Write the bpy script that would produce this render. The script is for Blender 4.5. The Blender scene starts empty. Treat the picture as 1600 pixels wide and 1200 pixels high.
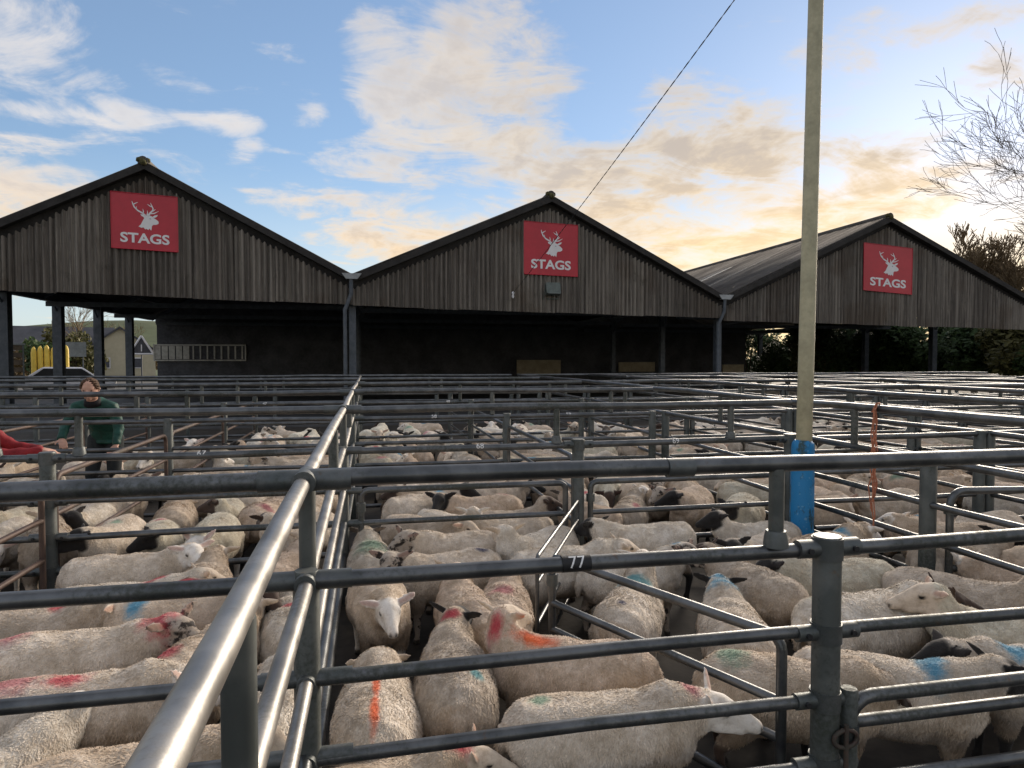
import bpy, bmesh, math, random
import numpy as np
from mathutils import Vector, Matrix, noise

# ------------------------------------------------------------------ camera, sky, sun, exposure
SC = bpy.context.scene
COL = SC.collection
R = math.radians
SKY_STRENGTH = 0.10
SUN_AZ, SUN_EL = 46.0, 14.0            # degrees clockwise from +Y, degrees up
EYE = Vector((0, 0, 1.75))

cam_d = bpy.data.cameras.new('camera'); cam = bpy.data.objects.new('camera', cam_d); COL.objects.link(cam)
cam_d.sensor_width = 36; cam_d.lens = 36 * 1080.5 / 1600; cam_d.clip_start = .05; cam_d.clip_end = 3000
cam.location = EYE; cam.rotation_euler = (R(90 - 1.945), R(0.04), R(-11.706))
SC.camera = cam

SC.view_settings.view_transform = 'Standard'; SC.view_settings.look = 'None'
SC.view_settings.gamma = 1; SC.view_settings.use_curve_mapping = False
SC.view_settings.exposure = 1.12
SC.cycles.max_bounces = 6; SC.cycles.diffuse_bounces = 3; SC.cycles.glossy_bounces = 2
SC.cycles.use_denoising = True


class NT:
    """tiny helper round a node tree"""
    def __init__(s, nt): s.nt = nt; s.n = nt.nodes; s.l = nt.links
    def new(s, t, **kw):
        n = s.n.new(t)
        for k, v in kw.items(): setattr(n, k, v)
        return n
    def put(s, sock, v):
        if isinstance(v, bpy.types.NodeSocket): s.l.new(v, sock)
        elif v is not None:
            try: sock.default_value = v
            except Exception: sock.default_value = (v[0], v[1], v[2], 1)
    def math(s, op, a, b=None, c=None, clamp=False):
        n = s.new('ShaderNodeMath', operation=op, use_clamp=clamp)
        s.put(n.inputs[0], a); s.put(n.inputs[1], b)
        if c is not None: s.put(n.inputs[2], c)
        return n.outputs[0]
    def vmath(s, op, a, b=None, out=0):
        n = s.new('ShaderNodeVectorMath', operation=op)
        s.put(n.inputs[0], a)
        if b is not None: s.put(n.inputs[1], b)
        return n.outputs[out]
    def mix(s, f, a, b, blend='MIX'):
        n = s.new('ShaderNodeMix', data_type='RGBA', blend_type=blend)
        s.put(n.inputs[0], f)
        for i, v in ((6, a), (7, b)):
            if isinstance(v, bpy.types.NodeSocket): s.l.new(v, n.inputs[i])
            else: n.inputs[i].default_value = (v[0], v[1], v[2], 1)
        return n.outputs[2]
    def step(s, v, lo, hi, a=0.0, b=1.0, smooth=True):
        n = s.new('ShaderNodeMapRange', interpolation_type='SMOOTHSTEP' if smooth else 'LINEAR')
        s.put(n.inputs[0], v); n.inputs[1].default_value = lo; n.inputs[2].default_value = hi
        n.inputs[3].default_value = a; n.inputs[4].default_value = b
        return n.outputs[0]
    def noise(s, vec, scale, detail=4, rough=.55, dist=0, fac=True):
        n = s.new('ShaderNodeTexNoise'); s.put(n.inputs['Vector'], vec)
        n.inputs['Scale'].default_value = scale; n.inputs['Detail'].default_value = detail
        n.inputs['Roughness'].default_value = rough; n.inputs['Distortion'].default_value = dist
        return n.outputs[0 if fac else 1]
    def scale(s, vec, sc):
        return s.vmath('MULTIPLY', vec, sc)


# cloud banks of the evening sky: (azimuth deg from +Y, elevation deg, half width, half height, weight)
CLOUDS = [(-22.3, 21.1, 4.5, 2.9, 0.8),
          (-23.5, 11.5, 5.6, 3.2, 1.05),
          (-20.5, 16.3, 4.3, 1.1, 0.8),
          (-16.4, 17.6, 2.5, 1.0, 0.9),
          (-11.8, 18.4, 2.7, 1.2, 1.05),
          (-5.1, 19.8, 1.9, 1.6, 0.9),
          (-8.9, 16.1, 2.1, 0.9, 0.85),
          (-3.7, 11.9, 4.0, 1.1, 0.8),
          (1.8, 9.9, 5.2, 2.0, 0.95),
          (1.9, 22.1, 3.6, 4.6, 0.8),
          (8.6, 22.0, 6.8, 4.7, 0.95),
          (11.7, 17.0, 7.3, 3.3, 1.1),
          (3.4, 15.8, 5.7, 2.8, 0.85),
          (19.5, 13.5, 10.0, 4.3, 1.1),
          (28.0, 16.3, 7.8, 4.0, 1.1),
          (36.3, 12.4, 8.8, 3.1, 1.05),
          (41.1, 22.5, 5.6, 1.5, 0.75),
          (45.7, 18.5, 2.8, 2.3, 0.6),
          (28.6, 9.7, 9.1, 1.9, 0.95),
          (-13.7, 20.9, 4.0, 1.0, 0.55),
          (26.5, 20.0, 4.3, 3.0, 0.7),
          (-4.6, 15.8, 5.4, 0.6, 0.6)]
def build_world():
    w = bpy.data.worlds.new('World'); SC.world = w; w.use_nodes = True
    T = NT(w.node_tree); T.n.clear()
    out = T.new('ShaderNodeOutputWorld'); bg = T.new('ShaderNodeBackground')
    sky = T.new('ShaderNodeTexSky', sky_type='NISHITA'); sky.sun_disc = False
    sky.sun_elevation = R(SUN_EL); sky.sun_rotation = R(SUN_AZ)
    sky.air_density = 1.0; sky.dust_density = 0.25; sky.ozone_density = 4.0
    d = T.new('ShaderNodeTexCoord').outputs['Generated']
    sep = T.new('ShaderNodeSeparateXYZ'); T.l.new(d, sep.inputs[0])
    x, y, z = sep.outputs
    zz = T.math('ADD', T.math('MAXIMUM', z, 0.0), .16)
    comb = T.new('ShaderNodeCombineXYZ')
    T.l.new(T.math('DIVIDE', x, zz), comb.inputs[0]); T.l.new(T.math('DIVIDE', y, zz), comb.inputs[1])
    P = comb.outputs[0]
    az = T.math('MULTIPLY', T.math('ARCTAN2', x, y), 57.2958)
    el = T.math('MULTIPLY', T.math('ARCSINE', z), 57.2958)
    ca = T.new('ShaderNodeCombineXYZ'); T.l.new(az, ca.inputs[0]); T.l.new(el, ca.inputs[1])
    # wobble the bank outlines
    wob = T.noise(P, 1.6, 2, .6, 0, False)
    wv = T.vmath('MULTIPLY', T.vmath('SUBTRACT', wob, (.5, .5, .5)), (14, 7, 0))
    A = T.vmath('ADD', ca.outputs[0], wv)
    acc = None
    for (a, e, ra, re_, wt) in CLOUDS:
        n = T.new('ShaderNodeVectorMath', operation='MULTIPLY_ADD'); T.l.new(A, n.inputs[0])
        n.inputs[1].default_value = (1 / ra, 1 / re_, 0); n.inputs[2].default_value = (-a / ra, -e / re_, 0)
        g = T.math('MULTIPLY_ADD', T.vmath('DOT_PRODUCT', n.outputs[0], n.outputs[0], 1), -.45 * wt, wt)
        acc = g if acc is None else T.math('MAXIMUM', acc, g)
    # broken cloud goes on out of view, its cover raised for brighter, more neutral light
    rest = T.math('MAXIMUM', T.step(el, 25, 33), T.step(T.math('ABSOLUTE', T.math('SUBTRACT', az, 11.7)), 38, 48))
    acc = T.math('MAXIMUM', acc, T.math('MULTIPLY', rest, .75))
    n1 = T.noise(T.scale(P, (1.0, 1.5, 1)), 2.7, 7, .66, .7)
    n2 = T.noise(T.vmath('ADD', T.scale(P, (1.3, .8, 1)), (7.3, 2.1, 0)), 5.5, 4, .6, .2)
    dens = T.math('ADD', T.math('MULTIPLY', T.math('SUBTRACT', n1, .5), 1.75), T.math('MULTIPLY', T.math('SUBTRACT', n2, .5), .8))
    dens = T.math('ADD', dens, T.math('MULTIPLY', T.math('SUBTRACT', acc, .56), .66))
    cov = T.step(dens, -.22, .42)
    cov = T.math('MULTIPLY', cov, .90)
    core = T.step(T.math('ADD', dens, T.math('MULTIPLY', T.math('SUBTRACT', n2, .5), .8)), .05, .60)
    sd = Vector((math.sin(R(SUN_AZ)) * math.cos(R(SUN_EL)), math.cos(R(SUN_AZ)) * math.cos(R(SUN_EL)), math.sin(R(SUN_EL))))
    cosang = T.vmath('DOT_PRODUCT', d, tuple(sd), 1)
    near = T.step(cosang, .55, 1.0)
    warm = T.step(cosang, .86, .995)
    low = T.step(el, 17, 7)
    # cloud light: lit edges, greyer cores, warm towards the low sun
    edge = T.mix(near, (.43, .40, .375), (.42, .335, .225))
    edge = T.mix(T.math('MULTIPLY', low, .85), edge, (.56, .385, .195))
    grey = T.mix(near, (.33, .325, .335), (.285, .235, .185))
    grey = T.mix(T.math('MULTIPLY', low, .75), grey, (.40, .29, .175))
    cc = T.mix(core, edge, grey)
    cc = T.mix(T.math('MULTIPLY', T.math('MULTIPLY', warm, low), .5), cc, (.60, .44, .22))
    K = 1 / SKY_STRENGTH
    up = lambda c: T.mix(1.0, c, (K, K, K), 'MULTIPLY')
    sk = T.vmath('DIVIDE', sky.outputs[0], T.vmath('ADD', T.scale(sky.outputs[0], (.075, .075, .06)), (1, 1, 1)))   # bright glow rolls off softly
    haze = T.math('MULTIPLY', T.step(el, 16, 2), T.math('ADD', .5, T.math('MULTIPLY', near, .4)))
    sk = T.mix(haze, sk, up(T.mix(near, (.36, .40, .40), (.64, .47, .22))))
    sk = T.mix(.12, sk, up(T.mix(near, (.36, .38, .40), (.36, .33, .31))))      # thin high veil
    tot = T.mix(cov, sk, up(cc))
    T.l.new(tot, bg.inputs[0]); bg.inputs[1].default_value = SKY_STRENGTH
    T.l.new(bg.outputs[0], out.inputs[0])
    w.cycles.sampling_method = 'NONE'

build_world()
sun_d = bpy.data.lights.new('sun', 'SUN'); sun_d.energy = 4.2; sun_d.angle = R(40); sun_d.color = (1.0, .86, .70)
sun = bpy.data.objects.new('sun', sun_d); COL.objects.link(sun); sun.location = (40, 40, 12)
sun.rotation_euler = Vector((math.sin(R(SUN_AZ)) * math.cos(R(SUN_EL)), math.cos(R(SUN_AZ)) * math.cos(R(SUN_EL)), math.sin(R(SUN_EL)))).to_track_quat('Z', 'Y').to_euler()


# ------------------------------------------------------------------ mesh helpers
class MB:
    def __init__(s): s.v = []; s.f = []
    def add(s, verts, faces):
        o = len(s.v); s.v.extend([tuple(p) for p in verts]); s.f.extend([tuple(i + o for i in f) for f in faces]); return s
    def box(s, c, size, M=None):
        x, y, z = (k / 2 for k in size)
        V = [Vector((a * x, b * y, d * z)) for a in (-1, 1) for b in (-1, 1) for d in (-1, 1)]
        if M is not None: V = [M @ p for p in V]
        V = [p + Vector(c) for p in V]
        return s.add(V, [(0, 1, 3, 2), (4, 6, 7, 5), (0, 4, 5, 1), (2, 3, 7, 6), (0, 2, 6, 4), (1, 5, 7, 3)])
    def sweep(s, pts, rad, n=10, up=None, cap=True):
        """closed tube along pts; rad = number, list, or list of (ra, rb)"""
        pts = [Vector(p) for p in pts]; m = len(pts)
        if not isinstance(rad, (list, tuple)): rad = [rad] * m
        rad = [(r, r) if not isinstance(r, (list, tuple)) else r for r in rad]
        rings = []; prev = Vector(up) if up is not None else None
        for i in range(m):
            t = (pts[min(i + 1, m - 1)] - pts[max(i - 1, 0)]).normalized()
            if prev is None: prev = Vector((0, 0, 1)) if abs(t.z) < .9 else Vector((1, 0, 0))
            u = prev - t * prev.dot(t)
            if u.length < 1e-4: u = t.orthogonal()
            u.normalize(); w = t.cross(u); prev = u
            rings.append([pts[i] + w * (math.cos(a) * rad[i][0]) + u * (math.sin(a) * rad[i][1]) for a in [k * 2 * math.pi / n for k in range(n)]])
        o = len(s.v)
        for r in rings: s.v.extend([tuple(p) for p in r])
        for i in range(m - 1):
            for k in range(n):
                a = o + i * n + k; b = o + i * n + (k + 1) % n
                s.f.append((a, b, b + n, a + n))
        if cap:
            s.f.append(tuple(o + k for k in range(n))[::-1]); s.f.append(tuple(o + (m - 1) * n + k for k in range(n)))
        return s
    def bar(s, p, q, r, n=10): return s.sweep([p, q], r, n)
    def prism(s, poly, d):
        """poly: 3-D polygon extruded by vector d"""
        n = len(poly); d = Vector(d); P = [Vector(p) for p in poly]
        return s.add(P + [p + d for p in P], [tuple(range(n))[::-1], tuple(range(n, 2 * n))] + [(i, (i + 1) % n, (i + 1) % n + n, i + n) for i in range(n)])
    def mesh(s, name, mat=None, smooth=False):
        me = bpy.data.meshes.new(name); me.from_pydata(s.v, [], s.f)
        bm = bmesh.new(); bm.from_mesh(me); bmesh.ops.recalc_face_normals(bm, faces=bm.faces); bm.to_mesh(me); bm.free()
        if mat: me.materials.append(mat)
        if smooth: me.shade_smooth() if smooth is True else me.shade_smooth()
        if smooth == 'auto': me.set_sharp_from_angle(angle=R(52))
        return me
    def build(s, name, mat=None, parent=None, smooth='auto'):
        return link(name, s.mesh(name, mat, smooth), parent)


def link(name, me, parent=None):
    o = bpy.data.objects.new(name, me); COL.objects.link(o)
    if parent is not None: o.parent = parent
    return o
def empty(name, loc=(0, 0, 0), rz=0):
    o = bpy.data.objects.new(name, None); COL.objects.link(o); o.location = loc; o.rotation_euler = (0, 0, rz); o.empty_display_size = .1
    return o
def tag(o, label, cat, group=None):
    o['label'] = label; o['category'] = cat
    if group: o['group'] = group
    return o
def structure(o): o['kind'] = 'structure'; return o
def stuff(o): o['kind'] = 'stuff'; return o


# ------------------------------------------------------------------ materials
def material(name, fn, rough=.8, metal=0.0, spec=.4):
    m = bpy.data.materials.new(name); m.use_nodes = True
    T = NT(m.node_tree); b = T.n['Principled BSDF']
    b.inputs['Roughness'].default_value = rough; b.inputs['Metallic'].default_value = metal
    b.inputs['Specular IOR Level'].default_value = spec
    fn(T, b)
    return m
def bump(T, b, h, strength=.3, dist=.01):
    n = T.new('ShaderNodeBump'); n.inputs['Strength'].default_value = strength; n.inputs['Distance'].default_value = dist
    T.l.new(h, n.inputs['Height']); T.l.new(n.outputs[0], b.inputs['Normal'])
def obj_co(T): return T.new('ShaderNodeTexCoord').outputs['Object']
def geo_co(T): return T.new('ShaderNodeNewGeometry').outputs['Position']
def rnd(T): return T.new('ShaderNodeObjectInfo').outputs['Random']

def plain(name, c, var=.25, scale=6, rough=.8, metal=0.0, spec=.35, relief=.2):
    def fn(T, b):
        co = geo_co(T); n = T.noise(co, scale, 6, .6); n2 = T.noise(co, scale * 6, 4, .6)
        f = T.math('ADD', T.math('MULTIPLY', n, .65), T.math('MULTIPLY', n2, .35))
        lo = tuple(k * (1 - var) for k in c); hi = tuple(min(1, k * (1 + var)) for k in c)
        T.put(b.inputs['Base Color'], T.mix(T.step(f, .3, .7), lo, hi))
        if relief: bump(T, b, n2, relief, .006)
    return material(name, fn, rough, metal, spec)

def steel(name, c, c2, rough, grime=.5, metal=.75):
    def fn(T, b):
        co = geo_co(T)
        st = T.noise(T.scale(co, (1, 1, 1)), 7, 5, .6); fine = T.noise(co, 60, 4, .65); big = T.noise(co, 1.7, 3, .5)
        col = T.mix(T.step(st, .35, .65), c, c2)
        g = T.math('MULTIPLY', T.step(T.math('ADD', T.math('MULTIPLY', big, .6), T.math('MULTIPLY', fine, .4)), .5, .66), grime)
        col = T.mix(g, col, (.035, .042, .032))
        rust = T.math('MULTIPLY', T.step(T.noise(T.vmath('ADD', co, (3, 9, 4)), 12, 5, .7), .62, .74), grime * .8)
        col = T.mix(rust, col, (.12, .075, .045))
        T.put(b.inputs['Base Color'], col)
        T.put(b.inputs['Roughness'], T.math('ADD', T.math('ADD', rough - .12, T.math('MULTIPLY', st, .24)), T.math('MULTIPLY', g, .3)))
        T.put(b.inputs['Metallic'], T.math('SUBTRACT', metal, T.math('MULTIPLY', g, .5)))
        bump(T, b, fine, .12, .003)
    return material(name, fn, rough, metal)

M = {}
M['steel'] = steel('galvanised_tube', (.085, .092, .098), (.15, .158, .165), .36, .75, .8)
M['steel_dark'] = steel('dull_galvanised_post', (.075, .085, .083), (.125, .135, .13), .55, .9, .5)
M['steel_bright'] = steel('hand_polished_tube', (.24, .235, .225), (.34, .33, .315), .40, .35, .9)
M['steel_rust'] = steel('rust_brown_tube', (.07, .045, .038), (.11, .075, .06), .6, .7, .3)
M['clamp'] = steel('cast_clamp', (.085, .098, .10), (.14, .15, .152), .46, .6, .65)
M['steel_shed'] = steel('shed_steel', (.075, .088, .105), (.11, .125, .145), .6, .4, .2)

def clad_fn(T, b):
    co = geo_co(T); r = rnd(T)
    st = T.noise(T.vmath('ADD', T.scale(co, (7.5, 7.5, .22)), (0, 0, 0)), 1, 6, .65)
    fine = T.noise(T.scale(co, (26, 26, 1.4)), 1, 5, .7)
    big = T.noise(co, .55, 4, .6)
    c = T.mix(T.step(st, .36, .66), (.10, .089, .078), (.26, .235, .203))
    c = T.mix(T.math('MULTIPLY', T.step(fine, .50, .70), .6), c, (.36, .325, .275))
    c = T.mix(T.math('MULTIPLY', T.step(big, .5, .72), .45), c, (.095, .062, .035))
    c = T.mix(T.math('MULTIPLY', T.step(T.noise(co, 2.3, 6, .7), .56, .74), .5), c, (.045, .05, .034))
    c = T.mix(T.math('MULTIPLY', r, .42), c, (.045, .038, .034))
    T.put(b.inputs['Base Color'], c); bump(T, b, fine, .25, .01)
M['clad'] = material('weathered_fibre_cement', clad_fn, .9, 0, .2)
def roof_fn(T, b):
    co = geo_co(T)
    n = T.noise(co, .8, 6, .65); f = T.noise(co, 9, 5, .7)
    c = T.mix(T.step(n, .35, .65), (.055, .05, .048), (.10, .092, .085))
    c = T.mix(T.math('MULTIPLY', T.step(f, .5, .7), .5), c, (.045, .05, .028))
    T.put(b.inputs['Base Color'], c); bump(T, b, f, .3, .01)
M['roof'] = material('old_corrugated_roof', roof_fn, .85, 0, .25)
M['skylight'] = plain('translucent_roof_sheet', (.34, .32, .27), .25, 2, .5)
M['barge'] = plain('dark_verge', (.030, .028, .027), .4, 3, .85)
M['moss'] = plain('mossy_ridge', (.075, .07, .03), .5, 14, .95)
M['gutter'] = plain('grey_gutter', (.30, .32, .33), .25, 2, .5)
M['red'] = plain('sign_red', (.44, .020, .040), .10, 1.2, .38, 0, .45, .03)
M['white'] = plain('sign_white', (.72, .72, .74), .05, 3, .45, 0, .4, .02)
M['sign_dark'] = plain('emblem_shade', (.33, .36, .42), .1, 5, .5, 0, .4, 0)
M['paint'] = plain('white_paint_marks', (.75, .76, .76), .12, 40, .6)
M['black'] = plain('black_paint', (.018, .019, .021), .3, 30, .55)
M['pole'] = plain('cream_painted_pole', (.40, .38, .26), .22, 5, .55, 0, .4, .15)
def blue_fn(T, b):
    co = geo_co(T)
    n = T.noise(T.scale(co, (9, 9, 4)), 1, 6, .7)
    c = T.mix(T.step(n, .50, .60), (.012, .20, .46), (.02, .06, .07))
    c = T.mix(T.math('MULTIPLY', T.step(T.noise(co, 30, 4, .6), .6, .7), .5), c, (.20, .40, .55))
    T.put(b.inputs['Base Color'], c)
M['blue'] = material('blue_painted_sleeve', blue_fn, .45)
M['concrete'] = plain('dirty_concrete', (.036, .030, .024), .55, 2.5, .75, 0, .45, .5)
M['yard'] = plain('yard_tarmac', (.07, .07, .07), .4, 1.5, .85)
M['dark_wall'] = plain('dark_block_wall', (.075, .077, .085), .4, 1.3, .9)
M['board'] = plain('pale_board', (.34, .29, .20), .25, 3, .7)
M['cream'] = plain('cream_render', (.46, .42, .30), .1, .6, .9)
M['slate'] = plain('slate_roof', (.065, .068, .08), .3, .9, .7)
M['yellow'] = plain('yellow_plastic', (.85, .60, .10), .15, 2, .5)  # yellow kept bright: sunlight on the barriers is put into the colour
M['grey_sheet'] = plain('grey_metal_sheet', (.20, .22, .22), .3, 1.5, .5, .3)
M['glass'] = plain('dusty_pane', (.36, .36, .33), .35, 1.2, .25, 0, .5, 0)
M['field'] = plain('winter_field', (.055, .075, .03), .35, .02, .95)
M['grass'] = plain('rough_grass', (.05, .07, .025), .4, .6, .95)
M['bark'] = plain('winter_bark', (.085, .065, .045), .4, 3, .9)
M['twig'] = plain('winter_twig', (.17, .125, .075), .3, 5, .9)
M['rope'] = plain('orange_twine', (.42, .17, .10), .3, 60, .85)
M['wire'] = plain('black_wire', (.02, .02, .02), .2, 9, .5)
M['lamp_body'] = plain('floodlight_body', (.10, .12, .11), .3, 9, .5)
M['lamp_glass'] = plain('floodlight_glass', (.26, .30, .29), .3, 9, .15)

def leaf_mat(name, a, c, rough=.6):
    def fn(T, b):
        n = T.noise(geo_co(T), 1.4, 4, .6); f = T.noise(geo_co(T), 11, 2, .5)
        T.put(b.inputs['Base Color'], T.mix(T.step(T.math('ADD', T.math('MULTIPLY', n, .5), T.math('MULTIPLY', f, .5)), .35, .65), a, c))
    return material(name, fn, rough, 0, .25)
M['leaf_dark'] = leaf_mat('evergreen_leaf', (.025, .052, .018), (.07, .11, .035))
M['leaf_olive'] = leaf_mat('olive_leaf', (.05, .055, .015), (.11, .10, .03))
M['leaf_brown'] = leaf_mat('winter_brown_leaf', (.07, .05, .02), (.15, .10, .04))

def attr(T, name, typ='OBJECT'):
    n = T.new('ShaderNodeAttribute', attribute_type=typ, attribute_name=name); return n
def marks(T, col, co):
    """stock-marker spray: where and what colour is carried by each sheep"""
    wob = T.noise(co, 16, 4, .7)
    for k in ('a', 'b'):
        q = T.vmath('MULTIPLY', T.vmath('SUBTRACT', co, attr(T, 'mark_pos_' + k).outputs['Vector']), attr(T, 'mark_inv_' + k).outputs['Vector'])
        d = T.math('ADD', T.vmath('LENGTH', q, out=1), T.math('MULTIPLY', T.math('SUBTRACT', wob, .5), 1.5))
        col = T.mix(T.math('MULTIPLY', T.step(d, 1.25, .25), .85), col, attr(T, 'mark_col_' + k).outputs['Color'])
    return col
def wool_fn(strand):
    def fn(T, b):
        co = obj_co(T)
        n = T.noise(co, 5, 5, .65); f = T.noise(co, 38, 4, .7)
        tint = attr(T, 'tint').outputs['Color']
        c = T.mix(T.step(n, .3, .7), (.74, .70, .64), (1.0, 1.0, 1.0))
        c = T.mix(1.0, c, tint, 'MULTIPLY')
        c = T.mix(T.math('MULTIPLY', T.step(T.noise(T.vmath('ADD', co, tint), 3.2, 5, .7), .50, .68), .45), c, (.42, .31, .20))      # muck and grease stains
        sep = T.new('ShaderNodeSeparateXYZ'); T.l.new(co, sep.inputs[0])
        dirt_shade = T.math('MULTIPLY', T.step(T.math('ADD', sep.outputs[2], T.math('MULTIPLY', n, .22)), .60, .32), .78)  # dirty lower wool, deepened to paint in the shade between sheep
        c = T.mix(dirt_shade, c, (.17, .125, .085))
        if strand:
            v = attr(T, 'tone', 'GEOMETRY').outputs['Fac']
            c = T.mix(1.0, c, T.mix(v, (.68, .63, .57), (1.2, 1.18, 1.16)), 'MULTIPLY')
        else:
            c = T.mix(T.math('MULTIPLY', T.step(f, .4, .7), .4), c, (.30, .23, .16))
        c = marks(T, c, co)
        if not strand:
            z = attr(T, 'zone', 'GEOMETRY').outputs['Color']
            zs = T.new('ShaderNodeSeparateColor'); T.l.new(z, zs.inputs[0])
            face = attr(T, 'face').outputs['Color']
            mot = T.math('MULTIPLY', T.step(T.noise(co, 17, 4, .6), .50, .60), attr(T, 'mottle').outputs['Fac'])
            face = T.mix(mot, face, (.035, .028, .024))
            face = T.mix(T.math('MULTIPLY', T.step(T.noise(co, 26, 5, .7), .42, .68), .55), face, T.mix(1.0, face, (.60, .54, .48), 'MULTIPLY'))
            face = marks(T, face, co)
            c = T.mix(zs.outputs[0], face, c)
            c = T.mix(T.math('MULTIPLY', zs.outputs[2], .8), c, T.mix(1.0, c, (.62, .42, .38), 'MULTIPLY'))
            c = T.mix(zs.outputs[1], c, (.012, .010, .009))
            bump(T, b, T.noise(co, 90, 3, .6), .35, .006)
        T.put(b.inputs['Base Color'], c)
        b.inputs['Sheen Weight'].default_value = .15
    return fn
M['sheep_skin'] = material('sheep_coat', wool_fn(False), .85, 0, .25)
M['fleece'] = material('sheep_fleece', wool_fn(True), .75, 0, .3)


# ------------------------------------------------------------------ ground and far land
def sheet(name, x0, x1, y0, y1, z, mat, nx=1, ny=1, fz=None):
    V = []; F = []
    for j in range(ny + 1):
        for i in range(nx + 1):
            x = x0 + (x1 - x0) * i / nx; y = y0 + (y1 - y0) * j / ny
            V.append((x, y, z + (fz(x, y) if fz else 0)))
    for j in range(ny):
        for i in range(nx):
            a = j * (nx + 1) + i; F.append((a, a + 1, a + nx + 2, a + nx + 1))
    return MB().add(V, F).build(name, mat, None, True)
structure(sheet('ground', -1500, 1500, -300, 2200, -.012, M['grass']))
structure(sheet('yard', -60, 70, -15, 75, -.006, M['yard']))
structure(sheet('pen_floor', -14, 26, -1.5, 19, 0, M['concrete']))
def hill(x, y):
    return 26 * math.exp(-((x + 150) / 190) ** 2) * math.exp(-((y - 480) / 130) ** 2) + 6 * noise.noise(Vector((x / 90, y / 90, 0)))* math.exp(-((y - 480) / 130) ** 2) - 1
structure(sheet('hill', -700, 350, 240, 760, 0, M['field'], 60, 30, hill))


# ------------------------------------------------------------------ the three market sheds
def front(u): return 20.9 + .13 * u          # the gable line runs a little askew to the pens
BACK = 52.0
FN = Vector((.13, -1, 0)).normalized()       # outward normal of the gable fronts
SHEDS = [  # left eave u, z; apex u, z; right eave u, z; cladding bottom z left, right
    dict(l=(-11.0, 4.12), a=(-5.75, 6.93), r=(-.46, 4.18), b=(3.55, 3.37), which='left'),
    dict(l=(-.46, 4.18), a=(5.69, 6.94), r=(12.2, 3.95), b=(3.35, 3.22), which='middle'),
    dict(l=(12.2, 3.95), a=(19.58, 7.21), r=(28.2, 4.0), b=(3.14, 3.04), which='right'),
]
def shed_roof(s, u):
    (ul, zl), (ua, za), (ur, zr) = s['l'], s['a'], s['r']
    return zl + (za - zl) * (u - ul) / (ua - ul) if u < ua else za + (zr - za) * (u - ua) / (ur - ua)

def stag_emblem(W):
    """white stag head: polygons and tapering antler strokes in sign units (0..1 from left, 0..1 from top)"""
    q = lambda x, y: ((x - 130) / 930, (y - 145) / 870)
    polys = [[q(*p) for p in [(790, 560), (786, 592), (752, 610), (708, 614), (692, 640), (690, 668), (682, 706), (660, 676), (640, 700), (620, 684), (600, 694), (572, 664), (548, 674), (505, 656), (538, 622), (560, 575), (586, 520), (575, 500), (545, 486), (536, 458), (590, 470), (625, 474), (660, 470), (694, 484), (722, 508), (762, 534)]],
             [q(*p) for p in [(696, 492), (736, 464), (778, 452), (768, 478), (730, 506)]]]
    strokes = [[(608, 480, 13), (560, 440, 12), (500, 408, 11), (455, 362, 10), (432, 312, 8), (420, 268, 3)], [(436, 322, 8), (462, 302, 7), (500, 280, 3)], [(492, 402, 8), (478, 370, 6), (484, 344, 2)],
               [(572, 450, 9), (578, 410, 7), (568, 376, 2)], [(640, 480, 13), (672, 432, 12), (706, 392, 10), (714, 362, 9), (700, 326, 8), (678, 272, 3)], [(700, 334, 8), (668, 322, 7), (632, 296, 2)],
               [(708, 400, 8), (730, 384, 6), (748, 368, 2)], [(676, 442, 9), (730, 432, 8), (792, 392, 2)], [(628, 470, 9), (636, 430, 7), (632, 396, 2)]]
    for st in strokes:
        L, Rr = [], []
        for i, (x, y, w) in enumerate(st):
            a = st[max(0, i - 1)]; b = st[min(len(st) - 1, i + 1)]
            dx, dy = b[0] - a[0], b[1] - a[1]; n = math.hypot(dx, dy); nx, ny = -dy / n * w, dx / n * w
            L.append(q(x + nx, y + ny)); Rr.append(q(x - nx, y - ny))
        for i in range(len(st) - 1):
            polys.append([L[i], L[i + 1], Rr[i + 1], Rr[i]])
    return polys

def text_mesh(txt, name, offset=.0, extrude=.0):
    c = bpy.data.curves.new(name, 'FONT'); c.body = txt; c.offset = offset; c.extrude = extrude; c.resolution_u = 4
    o = bpy.data.objects.new(name + '_tmp', c); COL.objects.link(o)
    dg = bpy.context.evaluated_depsgraph_get(); dg.update()
    me = bpy.data.meshes.new_from_object(o.evaluated_get(dg)); bpy.data.objects.remove(o)
    return me
def fit_text(txt, x0, x1, y0, y1, place, depth, mat, name, parent, offset=.0):
    """text stretched to the rectangle, verts mapped by place(x, y, d)"""
    me = text_mesh(txt, name, offset, .5)
    xs = [v.co.x for v in me.vertices]; ys = [v.co.y for v in me.vertices]
    ax, bx, ay, by = min(xs), max(xs), min(ys), max(ys)
    for v in me.vertices:
        v.co = place(x0 + (v.co.x - ax) / (bx - ax) * (x1 - x0), y0 + (v.co.y - ay) / (by - ay) * (y1 - y0), depth if v.co.z > 0 else 0)
    me.materials.clear(); me.materials.append(mat); me.update()
    return link(name, me, parent)

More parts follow.
